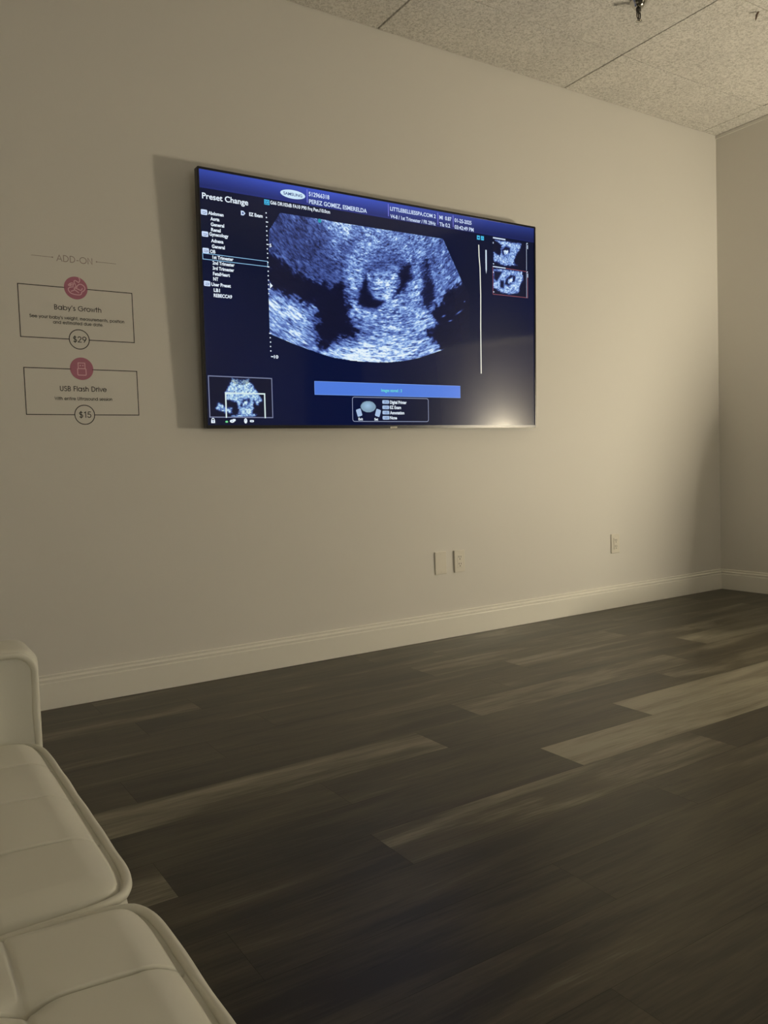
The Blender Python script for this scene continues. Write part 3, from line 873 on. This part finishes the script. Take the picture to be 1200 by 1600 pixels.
# gain curve and grey map
bm = bmesh.new(); ribbon(bm, [(0.5338, 0.3832), (0.5352, .33), (0.5407, 0.2747), (0.5436, 0.1373), (0.5417, -0.0165), (0.5423, -0.2466)], .0058, Y1)
layer('gain_curve', bm, lit('pixels_curve', 236, 238, 226))
bm = bmesh.new(); rect(bm, .5760, .5850, .3000, .3655, Y1)
quad(bm, [(.5765, .3000), (.5765, .27), (.5805, .2481), (.5848, .27), (.5850, .3000)], Y1)
layer('grey_map', bm, lit('pixels_map', 205, 222, 238))
# thumbnail frames
marks = [(0.6260, 0.7090, 0.4280, 0.4345), (0.6240, 0.7090, 0.2865, 0.2915)]
for z0, z1 in ((.292, .430), (.153, .285)):
    marks += [(.8514, .8536, z0, z1), (.8538, .8610, z1 - .0025, z1 + .0025), (.8575, .8625, z1 - .028, z1 - .008),
              (.6250, .6300, z1 - .028, z1 - .020), (.6250, .6320, z0 + .008, z0 + .013)]
for b in marks:
    bm = bmesh.new(); rect(bm, *b, Y2); layer('thumbnail_mark', bm, soft_px)
bm = bmesh.new(); ribbon(bm, [(0.6240, 0.2897), (0.8600, 0.2865), (0.8600, 0.1535), (0.6240, 0.1521)], .0028, Y1, closed=True)
layer('thumbnail_frame', bm, red_px)
# overview frame with white region bracket
bm = bmesh.new(); ribbon(bm, [(-0.8955, -0.3070), (-0.6135, -0.3090), (-0.6135, -0.4750), (-0.8950, -0.4740)], .0040, Y2, closed=True)
layer('overview_frame', bm, grey_px)
bm = bmesh.new(); ribbon(bm, [(-0.8237, -0.4747), (-0.8237, -0.3746), (-0.6488, -0.3750), (-0.6488, -0.4754)], .0058, Y3)
layer('region_bracket', bm, lit('pixels_bracket', 216, 235, 236))
# status icons
bm = bmesh.new(); rect(bm, -.8900, -.8735, -.4985, -.4870, Y1); ribbon(bm, arc(-.8817, -.4870, .0055, .0085, 0, 180, 10), .0032, Y1); layer('padlock_icon', bm, white_px)
bm = bmesh.new(); ellipse(bm, -.8817, -.4925, .0022, .0028, Y2, 8); layer('padlock_keyhole', bm, logo_ink)
bm = bmesh.new(); ellipse(bm, -.7985, -.4905, .0105, .0065, Y1, 20); quad(bm, rounded(-.7965, -.7830, -.4905, -.4815, .003), Y1); layer('link_icon', bm, white_px)
bm = bmesh.new(); rect(bm, -.8020, -.7950, -.4915, -.4895, Y2); layer('link_icon_mark', bm, logo_ink)
bm = bmesh.new(); ellipse(bm, -.7384, -.4890, .0072, .0110, Y1, 20); layer('mouse_icon', bm, white_px)
bm = bmesh.new(); rect(bm, -.7400, -.7368, -.4870, -.4835, Y2); layer('mouse_icon_mark', bm, logo_ink)
bm = bmesh.new(); quad(bm, rounded(-.7195, -.7010, -.4945, -.4855, .004), Y1); layer('keyboard_icon', bm, white_px)
bm = bmesh.new(); rect(bm, -.7150, -.7055, -.4912, -.4890, Y2); layer('keyboard_icon_mark', bm, logo_ink)
bm = bmesh.new(); ellipse(bm, -.8227, -.4929, .0062, .0040, Y1, 16); layer('status_light', bm, green_px)
# stored notice
bm = bmesh.new(); rect(bm, -.4075, .4060, -.3725, -.3145, Y1); layer('notice_bar', bm, blue_px)
bm = bmesh.new(); ribbon(bm, [(-.4075, -.3725), (-.4075, -.3145), (.4060, -.3145), (.4060, -.3725)], .0018, Y2, closed=True)
layer('notice_bar_edge', bm, lit('pixels_baredge', 120, 160, 240))
# control box with trackball and keys
bm = bmesh.new(); ribbon(bm, rounded(-.2155, .2100, -.4900, -.3800, .010), .0030, Y2, closed=True); layer('control_box', bm, lit('pixels_box', 140, 150, 180))
def ball(X, Z):
    d = np.hypot((X + .1309) / .0425, (Z + .4224) / .0270)
    v = np.where(d > .80, .55 + .25 * (1 - d) / .2, .92 - .25 * np.hypot((X + .134) / .0425, (Z + .418) / .0270))
    return np.stack([150 * v + 20, 178 * v + 30, 212 * v + 30], -1)
field_mesh('trackball_icon', -.1745, -.0875, -.4500, -.3950, 44, 28, ball, Y1, lambda X, Z: np.hypot((X + .1309) / .0425, (Z + .4224) / .0270) < 1.0)
def turned(cx, cz, w, h, a):
    c, s = math.cos(a), math.sin(a)
    return [(cx + (p[0] * c - p[1] * s), cz + (p[0] * s + p[1] * c)) for p in rounded(-w / 2, w / 2, -h / 2, h / 2, .005)]
bm = bmesh.new(); quad(bm, turned(-.1808, -.4501, .026, .034, .30), Y1); layer('key_icon', bm, key_px)
bm = bmesh.new(); quad(bm, turned(-.0790, -.4506, .026, .034, -.30), Y1); layer('key_icon', bm, key_px)
keyink_px = lit('pixels_keyink', 84, 108, 160)
for s, z in (('F1', -.3995), ('U1', -.4245), ('U2', -.4485), ('U3', -.4728)):
    bm = bmesh.new(); quad(bm, rounded(-.0540, -.0160, z - .0085, z + .0085, .005), Y1); layer('button_icon', bm, key_px)
    bm = bmesh.new(); text_into(bm, s, -.0415, -.0265, z - .005, .0100, Y2, .01); layer('button_icon_writing', bm, keyink_px)

# ------------------------------------------------------------------ price-list wall decals
def decal(label, loc_z):
    o = empty('wall_decal', (-3.99, -0.0004, loc_z))
    tag(o, label, 'wall decal', 'price list lettering on the wall')
    return o
def dpart(name, bm, mat, par):
    for v in bm.verts:
        v.co.x -= par.location.x; v.co.z -= par.location.z
    return finish(bm, name, mat, par)

d0 = decal('thin taupe ADD-ON heading with a line on each side, left of the television', 1.709)
bm = bmesh.new(); stroke_text(bm, 'ADD-ON', -4.0634, -3.9348, 1.6975, 0.0225, .0027); dpart('heading_writing', bm, ink_brown, d0)
for a, b, c in ((-4.1525, -4.0786, -4.0786), (-3.9175, -3.8446, -3.9175)):
    bm = bmesh.new(); ribbon(bm, [(a, 1.7093), (b, 1.7093)], .0017); ellipse(bm, c, 1.7093, .0026, .0026, -.0002, 14); dpart('heading_line', bm, ink_brown, d0)

def gapped_frame(bm, x0, x1, z0, z1, gt, gb, cxt, cxb, w=.0031):
    ribbon(bm, [(cxt - gt, z1), (x0, z1), (x0, z0), (cxb - gb, z0)], w)
    ribbon(bm, [(cxt + gt, z1), (x1, z1), (x1, z0), (cxb + gb, z0)], w)

d1 = decal("black-outlined Baby's Growth $29 price box under a rose foetus disc", 1.50)
bm = bmesh.new(); gapped_frame(bm, -4.2055, -3.7878, 1.4060, 1.6000, .040, .036, -4.0000, -3.9975); dpart('outline', bm, ink_black, d1)
bm = bmesh.new(); ellipse(bm, -4.0000, 1.6016, .0432, .0430, 0, 48); disc = dpart('icon_disc', bm, ink_rose, d1)
bm = bmesh.new()
def ico(pts, close=False):
    out = [((x - 575) / 365 * .0432 - 4.0, 1.6016 + (500 - (y - .092 * (x - 575))) / 350 * .0430) for x, y in pts]
    # Catmull-Rom
    P = out; res = []
    n = len(P)
    for i in range(n if close else n - 1):
        p0 = P[i - 1] if (i > 0 or close) else P[0]; p1 = P[i]; p2 = P[(i + 1) % n]; p3 = P[(i + 2) % n] if (i + 2 < n or close) else P[-1]
        for k in range(5):
            t = k / 5
            res.append(tuple(.5 * ((2 * p1[j]) + (-p0[j] + p2[j]) * t + (2 * p0[j] - 5 * p1[j] + 4 * p2[j] - p3[j]) * t * t + (-p0[j] + 3 * p1[j] - 3 * p2[j] + p3[j]) * t ** 3) for j in (0, 1)))
    if not close: res.append(P[-1])
    return res
for pts, cl in (([(685, 185), (710, 255), (672, 330), (612, 292), (560, 268), (528, 310), (560, 380), (583, 440)], False),
                ([(610, 450), (680, 390), (760, 395), (840, 460), (858, 530), (820, 590), (752, 630), (735, 685), (680, 713), (560, 703), (430, 662), (362, 600), (338, 535), (378, 482), (500, 462)], False),
                ([(350, 402), (400, 358), (465, 345), (510, 372), (490, 415)], False), ([(350, 402), (370, 425), (425, 425), (400, 385), (450, 395), (500, 425)], False),
                ([(583, 440), (545, 490), (522, 535), (560, 570), (600, 600), (655, 645)], False), ([(522, 565), (480, 580), (425, 595)], False),
                ([(555, 505), (630, 530), (710, 570), (755, 555), (772, 515)], False), ([(585, 440), (610, 480), (560, 505)], False)):
    ribbon(bm, ico(pts, cl), .0034, -.0002)
dpart('icon', bm, ink_pink, d1)['label'] = 'pale pink line drawing of a curled foetus'
bm = bmesh.new(); stroke_text(bm, "Baby's Growth", -4.0822, -3.9108, 1.5155, 0.0172, .0026); dpart('title_writing', bm, ink_black, d1)
bm = bmesh.new()
stroke_text(bm, "See your baby's weight, measurements, position", -4.1707, -3.8241, 1.4803, 0.0108, .0018)
stroke_text(bm, "and estimated due date.", -4.0887, -3.9063, 1.4620, 0.0108, .0018); dpart('caption_writing', bm, ink_black, d1)
bm = bmesh.new(); ribbon(bm, arc(-3.9975, 1.4068, .0368, .0368, 0, 354, 48), .0032, closed=True); dpart('price_ring', bm, ink_black, d1)
bm = bmesh.new(); stroke_text(bm, '$29', -4.0203, -3.9722, 1.3966, 0.0205, .0030); dpart('price_writing', bm, ink_black, d1)

d2 = decal('black-outlined USB Flash Drive $15 price box under a rose memory-stick disc', 1.20)
bm = bmesh.new(); gapped_frame(bm, -4.2010, -3.7842, 1.1185, 1.2926, .040, .036, -3.9945, -3.9925); dpart('outline', bm, ink_black, d2)
bm = bmesh.new(); ellipse(bm, -3.9945, 1.2950, .0432, .0430, 0, 48); dpart('icon_disc', bm, ink_rose, d2)
bm = bmesh.new(); ux, uz = -3.9945, 1.2950
ribbon(bm, rounded(ux - .0155, ux + .0155, uz - .0245, uz + .0005, .003), .0031, -.0002, closed=True)
ribbon(bm, [(ux - .0125, uz + .0015), (ux - .0125, uz + .0220), (ux + .0125, uz + .0220), (ux + .0125, uz + .0015)], .0029, -.0002)
rect(bm, ux - .0070, ux - .0025, uz + .0100, uz + .0145, -.0002); rect(bm, ux + .0025, ux + .0070, uz + .0100, uz + .0145, -.0002)
dpart('icon', bm, ink_pink, d2)['label'] = 'pale pink line drawing of a memory stick'
bm = bmesh.new(); stroke_text(bm, 'USB Flash Drive', -4.0780, -3.9064, 1.2090, 0.0175, .0026); dpart('title_writing', bm, ink_black, d2)
bm = bmesh.new(); stroke_text(bm, 'With entire Ultrasound session', -4.0983, -3.8865, 1.1746, 0.0108, .0018); dpart('caption_writing', bm, ink_black, d2)
bm = bmesh.new(); ribbon(bm, arc(-3.9925, 1.1186, .0368, .0368, 0, 354, 48), .0032, closed=True); dpart('price_ring', bm, ink_black, d2)
bm = bmesh.new(); stroke_text(bm, '$15', -4.0135, -3.9697, 1.1080, 0.0215, .0030); dpart('price_writing', bm, ink_black, d2)

# ------------------------------------------------------------------ outlets
def plate_bm(w, h, holes=None, t=0.0065):
    bm = bmesh.new()
    box(bm, -w / 2, w / 2, -t, 0, -h / 2, h / 2, bevel=0.0022, seg=2)
    return bm
def screw(par, z, y):
    bm = bmesh.new()
    lathe(bm, [(0.0001, -.0006), (.0030, -.0004), (.0030, .0008)], 14)
    bmesh.ops.rotate(bm, verts=bm.verts, matrix=Matrix.Rotation(PI / 2, 3, 'X'))
    finish(bm, 'screw', plastic, par, loc=(0, y, z))
p = empty('blank_wall_plate', (-2.307, -0.0003, 0.385))
tag(p, 'blank ivory wall plate without sockets, low on the wall under the television', 'wall plate')
finish(plate_bm(.070, .1145), 'plate', plastic, p)
screw(p, .045, -.0068); screw(p, -.045, -.0068)

def receptacle(par, sockets, dark, body=(.0168, .0335)):
    bm = bmesh.new()
    box(bm, -body[0], body[0], -.0095, -.0060, -body[1], body[1], bevel=0.0012)
    finish(bm, 'receptacle', plastic, par)
    for zc in sockets:
        bm = bmesh.new()
        box(bm, -.0075, -.0052, -.0102, -.0090, zc + .001, zc + .010)
        box(bm, .0052, .0075, -.0102, -.0090, zc + .001, zc + .009)
        ellipse(bm, 0, zc - .0065, .0028, .0030, -.0101, 12)
        finish(bm, 'socket_slots', dark, par)
p = empty('wall_outlet', (-2.1885, -0.0003, 0.384))
tag(p, 'ivory double power outlet beside the blank plate, under the television', 'power outlet')
finish(plate_bm(.066, .1125, t=.0085), 'plate', plastic, p)

receptacle(p, (.0180, -.0180), slot_mat)
p = empty('wall_outlet', (-1.0205, -0.0003, 0.381))
tag(p, 'ivory rectangular power outlet alone near the right-hand corner of the room', 'power outlet')
finish(plate_bm(.070, .1125), 'plate', plastic, p)
receptacle(p, (.0160, -.0200), slot_mat)
bm = bmesh.new(); box(bm, -.008, .008, -.0102, -.009, .0005, .0035); box(bm, -.008, .008, -.0102, -.009, -.0045, -.0015)
finish(bm, 'test_button', plastic, p)

# ------------------------------------------------------------------ sprinkler and ceiling hook
s = empty('fire_sprinkler', (-1.672, -0.768, H))
tag(s, 'chrome fire sprinkler head hanging from the ceiling tile', 'sprinkler')
bm = bmesh.new(); lathe(bm, [(.0395, -.0015), (.0385, -.004), (.033, -.009), (.027, -.020), (.022, -.027), (.010, -.031), (.0001, -.031)], 36)
finish(bm, 'escutcheon', chrome, s, smooth=True)
bm = bmesh.new(); lathe(bm, [(.0115, -.030), (.0115, -.044), (.009, -.046), (.009, -.050), (.0001, -.050)], 20)
finish(bm, 'threaded_body', dark_metal, s, smooth=True)
bm = bmesh.new()
for sg in (-1, 1): tube(bm, [(sg * .008, 0, -.044), (sg * .0125, 0, -.056), (sg * .0110, 0, -.070), (sg * .0030, 0, -.082)], .0026, 8)
finish(bm, 'frame_arms', dark_metal, s, smooth=True)
bm = bmesh.new(); lathe(bm, [(.0030, -.048), (.0036, -.060), (.0028, -.074), (.0045, -.079), (.0045, -.082)], 12)
finish(bm, 'glass_bulb', dark_metal, s, smooth=True)
bm = bmesh.new(); lathe(bm, [(.0040, -.080), (.0130, -.0855), (.0140, -.0875), (.0050, -.0895), (.0001, -.0900)], 20)
finish(bm, 'deflector', chrome, s, smooth=True)

bm = bmesh.new()
tube(bm, [(0.010, -.004, .001), (.006, -.002, -.006), (.001, 0, -.014), (-.001, 0, -.022), (-.003, .001, -.032), (-.0055, .002, -.040)], [.0045, .0048, .0050, .0045, .0035, .0012], 8)
hk = finish(bm, 'ceiling_hook', brown_bit, None, smooth=True, loc=(-1.113, -0.985, H))
tag(hk, 'small brown bent hook poking out of the ceiling tile, right of the sprinkler', 'hook')

# ------------------------------------------------------------------ sofa (front edge at x=-4.50, seat about 0.45 m high)
XF, XB = -4.505, -5.20
CY0, CW = -1.855, 0.582
sofa = empty('sofa', (-4.95, -2.73, 0))
tag(sofa, 'white leather sofa with tufted piped seat cushions and a square arm, on the left', 'sofa')
def spart(name, bm, mat, smooth=True):
    for v in bm.verts: v.co -= Vector(sofa.location)
    return finish(bm, name, mat, sofa, smooth)

def superquad(n, p):
    g = np.linspace(-1, 1, n)
    return g

def build_cushion(first_y, seed):
    W, D = CW - 0.004, XF - XB
    nx, ny = 340, 500
    # uneven spacing: dense near front (u=1) since that is what shows
    u = np.linspace(-1, 1, nx); v = np.linspace(-1, 1, ny)
    U, V = np.meshgrid(u, v)
    Uc, Vc = U * (1 - .045 * np.abs(V) ** 14), V * (1 - .045 * np.abs(U) ** 14)
    X = (XF + XB) / 2 + Uc * D / 2
    Y = -W / 2 + Vc * W / 2                        # local: 0 .. -W
    dx = (D / 2) * (1 - np.abs(U)); dy = (W / 2) * (1 - np.abs(V))
    e = np.maximum(-0.004 * np.log(np.exp(-dx / .004) + np.exp(-dy / .004)), 0)
    r = 0.040
    q = np.clip(1 - e / r, 0, 1)
    ztop = 0.462 + 0.012 * (1 - U ** 4) * (1 - V ** 4)
    Z = ztop - 0.019 * q ** 1.7
    fade = np.clip((e - 0.004) / 0.006, 0, 1)
    # biscuit seams
    cell_y, cell_x = W / 4, 0.140
    dyS = np.min(np.stack([np.abs(-Y - cell_y * k) for k in (1, 2, 3)]), 0)
    dxS = np.min(np.stack([np.abs((XF - X) - cell_x * k + 0.010) for k in (1, 2, 3, 4)]), 0)
    for dS, w in ((dyS, 1.0), (dxS, 0.32)):
        Z -= fade * w * (0.0040 * np.exp(-(dS / 0.030)) * np.clip(e / .05, 0, 1) + 0.0095 * np.exp(-(dS / 0.0018) ** 2))
    Z -= fade * 0.008 * np.exp(-(dxS ** 2 + dyS ** 2) / 0.014 ** 2)
    Z -= 0.0050 * np.exp(-((e - .0078) / .0022) ** 2)
    nz = smooth_noise(None, X, Y, 9, 9, seed, 3) - .5
    Z += nz * 0.004 * np.clip(e / .03, 0, 1)
    me_v = np.stack([X, Y + first_y, Z], -1)
    bm = bmesh.new()
    G_ = [[bm.verts.new(me_v[j, i]) for i in range(nx)] for j in range(ny)]
    for j in range(ny - 1):
        for i in range(nx - 1):
            bm.faces.new((G_[j][i], G_[j][i + 1], G_[j + 1][i + 1], G_[j + 1][i]))
    loop = [G_[0][i] for i in range(nx)] + [G_[j][nx - 1] for j in range(1, ny)] + [G_[ny - 1][i] for i in range(nx - 2, -1, -1)] + [G_[j][0] for j in range(ny - 2, 0, -1)]
    cxm, cym = (XF + XB) / 2, first_y - W / 2
    prev = loop
    for k, (ins, z) in enumerate(((-.001, .432), (-.003, .420), (-.004, .385), (-.002, .350), (.004, .335))):
        cur = []
        for vv in loop:
            d = Vector((vv.co.x - cxm, vv.co.y - cym, 0)); d.normalize()
            cur.append(bm.verts.new((vv.co.x - d.x * (ins + .002), vv.co.y - d.y * (ins + .002), z)))
        n = len(loop)
        for i in range(n):
            bm.faces.new((prev[i], cur[i], cur[(i + 1) % n], prev[(i + 1) % n]))
        prev = cur
    bm.faces.new(list(reversed(prev)))
    bmesh.ops.recalc_face_normals(bm, faces=bm.faces)
    pts = [tuple(vv.co) for vv in loop]
    cush = spart('seat_cushion', bm, leather)
    step = 5
    path = []
    for k in range(0, len(pts), step):
        x, y, z = pts[k]
        d = Vector((x - cxm, y - cym, 0)).normalized()
        wav = 0.0006 * math.sin(k * .07 + seed) + 0.0006 * math.sin(k * .041 + 2 * seed)
        path.append((x + d.x * .001, y + d.y * .001, z + .0028 + wav))
    bm = bmesh.new(); tube(bm, path, .0052, 10, closed=True)
    for v_ in bm.verts: v_.co -= Vector(sofa.location)
    pip = finish(bm, 'piping', leather, cush, True)
    return cush
for k in range(3):
    build_cushion(CY0 - k * CW, 31 + k)

def build_arm(y_in, y_out):
    """arm between y_in (face towards the seat) and y_out, profile in x-z"""
    sgn = 1 if y_out > y_in else -1
    P = rounded(-5.33, -4.4955, 0.155, 0.603, 0.030, 6)
    cx, cz = -4.915, 0.38
    def ring(bm, inset, y):
        return [bm.verts.new((px - math.copysign(min(abs(px - cx), inset), px - cx), y, pz - math.copysign(min(abs(pz - cz), inset), pz - cz))) for px, pz in P]
    bm = bmesh.new()
    t = abs(y_out - y_in)
    rr = [ring(bm, .010, y_in + sgn * .000), ring(bm, .0045, y_in + sgn * .003), ring(bm, .0, y_in + sgn * .018), ring(bm, .0, y_out - sgn * .018), ring(bm, .0045, y_out - sgn * .003), ring(bm, .010, y_out)]
    n = len(P)
    for a, b in zip(rr, rr[1:]):
        for i in range(n): bm.faces.new((a[i], a[(i + 1) % n], b[(i + 1) % n], b[i]))
    bm.faces.new(rr[0]); bm.faces.new(list(reversed(rr[-1])))
    # slightly puffed inner face
    bmesh.ops.recalc_face_normals(bm, faces=bm.faces)
    arm = spart('arm', bm, leather)
    for yy in (y_in, y_out):
        path = []
        Q = P + P[:1]
        for i in range(len(P)):
            a, b = Vector((Q[i][0], Q[i][1])), Vector((Q[i + 1][0], Q[i + 1][1]))
            m = max(1, int((b - a).length / .03))
            for k in range(m):
                c = a.lerp(b, k / m)
                ins = .0085
                x = c.x - math.copysign(min(abs(c.x - cx), ins), c.x - cx); z = c.y - math.copysign(min(abs(c.y - cz), ins), c.y - cz)
                w = .0010 * math.sin(z * 60) + .0006 * math.sin(x * 45)
                path.append((x + w, yy, z + w))
        clean = [path[0]]
        for q in path[1:]:
            if (Vector(q) - Vector(clean[-1])).length > .002: clean.append(q)
        bm = bmesh.new(); tube(bm, clean, .0055, 10, closed=True)
        for v_ in bm.verts: v_.co -= Vector(sofa.location)
        finish(bm, 'piping', leather, arm, True)
build_arm(CY0 + .004, CY0 + .112)
build_arm(CY0 - 3 * CW - .002, CY0 - 3 * CW - .133)
bm = bmesh.new(); box(bm, -5.33, -4.520, CY0 - 3 * CW, CY0 + .002, 0.155, 0.334, bevel=.012, seg=3); spart('seat_base', bm, leather)
bm = bmesh.new(); box(bm, -5.36, -5.205, CY0 - 3 * CW + .002, CY0, 0.335, 0.82, bevel=.025, seg=4); spart('backrest', bm, leather)
for x in (-4.58, -5.27):
    for y in (CY0 + .07, CY0 - 3 * CW - .07):
        bm = bmesh.new(); lathe(bm, [(.014, 0), (.024, .155)], 16, (x, y, .0005)); spart('leg', bm, chrome)

# ------------------------------------------------------------------ to the right of the view: lamp on a side table, added unseen chair shaped to shade the corner
tb = empty('side_table', (LAMP.x, LAMP.y, 0))
tag(tb, 'small round dark wooden side table against the partition, carrying the globe lamp', 'table')
bm = bmesh.new(); lathe(bm, [(.0001, .575), (.10, .575), (.115, .582), (.115, .592), (.108, .600), (.0001, .600)], 40); finish(bm, 'tabletop', wood_mat, tb, True)
for k in range(3):
    a = k * 2 * PI / 3 + .4
    bm = bmesh.new(); tube(bm, [(.055 * math.cos(a), .055 * math.sin(a), .578), (.10 * math.cos(a), .10 * math.sin(a), .001)], [.013, .008], 10); finish(bm, 'leg', wood_mat, tb, True)
lp = empty('table_lamp', (LAMP.x, LAMP.y, .6005))
tag(lp, 'lit frosted globe table lamp standing on the small round side table', 'lamp')
gz = LAMP.z - .6005
bm = bmesh.new(); lathe(bm, [(.0001, 0), (.055, 0), (.055, .012), (.014, .022), (.010, .05), (.010, gz - .130), (.040, gz - .120), (.040, gz - .100), (.0001, gz - .100)], 28); finish(bm, 'lamp_base', dark_metal, lp, True)
bm = bmesh.new(); bmesh.ops.create_uvsphere(bm, u_segments=28, v_segments=16, radius=.11)
for v in bm.verts: v.co.z += gz
globe_mat = material('lit_globe', (0.8, 0.8, 0.8, 1), 0.5, emit=(*LAMP_COLOR, 1), strength=LAMP_STRENGTH)
finish(bm, 'lamp_globe', globe_mat, lp, True)

def chair():
    c = empty('shade_armchair', (-0.005, -1.64, 0))
    tag(c, 'white leather armchair with a curved high back shaped to shade the corner, added against the low partition', 'shade_armchair')
    def slab(name, prof, y0, y1, bev):
        bm = bmesh.new()
        a = [bm.verts.new((x, y0, z)) for x, z in prof]; b = [bm.verts.new((x, y1, z)) for x, z in prof]
        n = len(prof)
        for i in range(n): bm.faces.new((a[i], a[(i + 1) % n], b[(i + 1) % n], b[i]))
        fa, fb = bm.faces.new(a), bm.faces.new(list(reversed(b)))
        bmesh.ops.recalc_face_normals(bm, faces=bm.faces)
        es = list(set(list(fa.edges) + list(fb.edges)))
        bmesh.ops.bevel(bm, geom=es, offset=bev, segments=4, profile=0.5, affect='EDGES')
        return finish(bm, name, leather, c, True)
    slab('backrest', [(0, .20), (0, 1.055), (-.05, 1.065), (-.10, 1.045), (-.15, 1.00), (-.19, .93), (-.22, .85), (-.24, .75), (-.255, .66), (-.26, .55), (-.26, .40), (-.24, .20)], -.22, .22, .03)
    slab('seat', [(-.26, .18), (-.26, .46), (-.64, .47), (-.68, .44), (-.69, .38), (-.68, .18)], -.24, .24, .02)
    for y in (-.33, .255):
        slab('arm', [(-.02, .18), (-.02, .53), (-.30, .54), (-.60, .53), (-.66, .50), (-.68, .44), (-.68, .18)], y, y + .075, .02)
    for x in (-.07, -.62):
        for y in (-.27, .27):
            bm = bmesh.new(); tube(bm, [(x, y, .19), (x, y, .001)], [.018, .012], 10); finish(bm, 'leg', wood_mat, c, True)
chair()
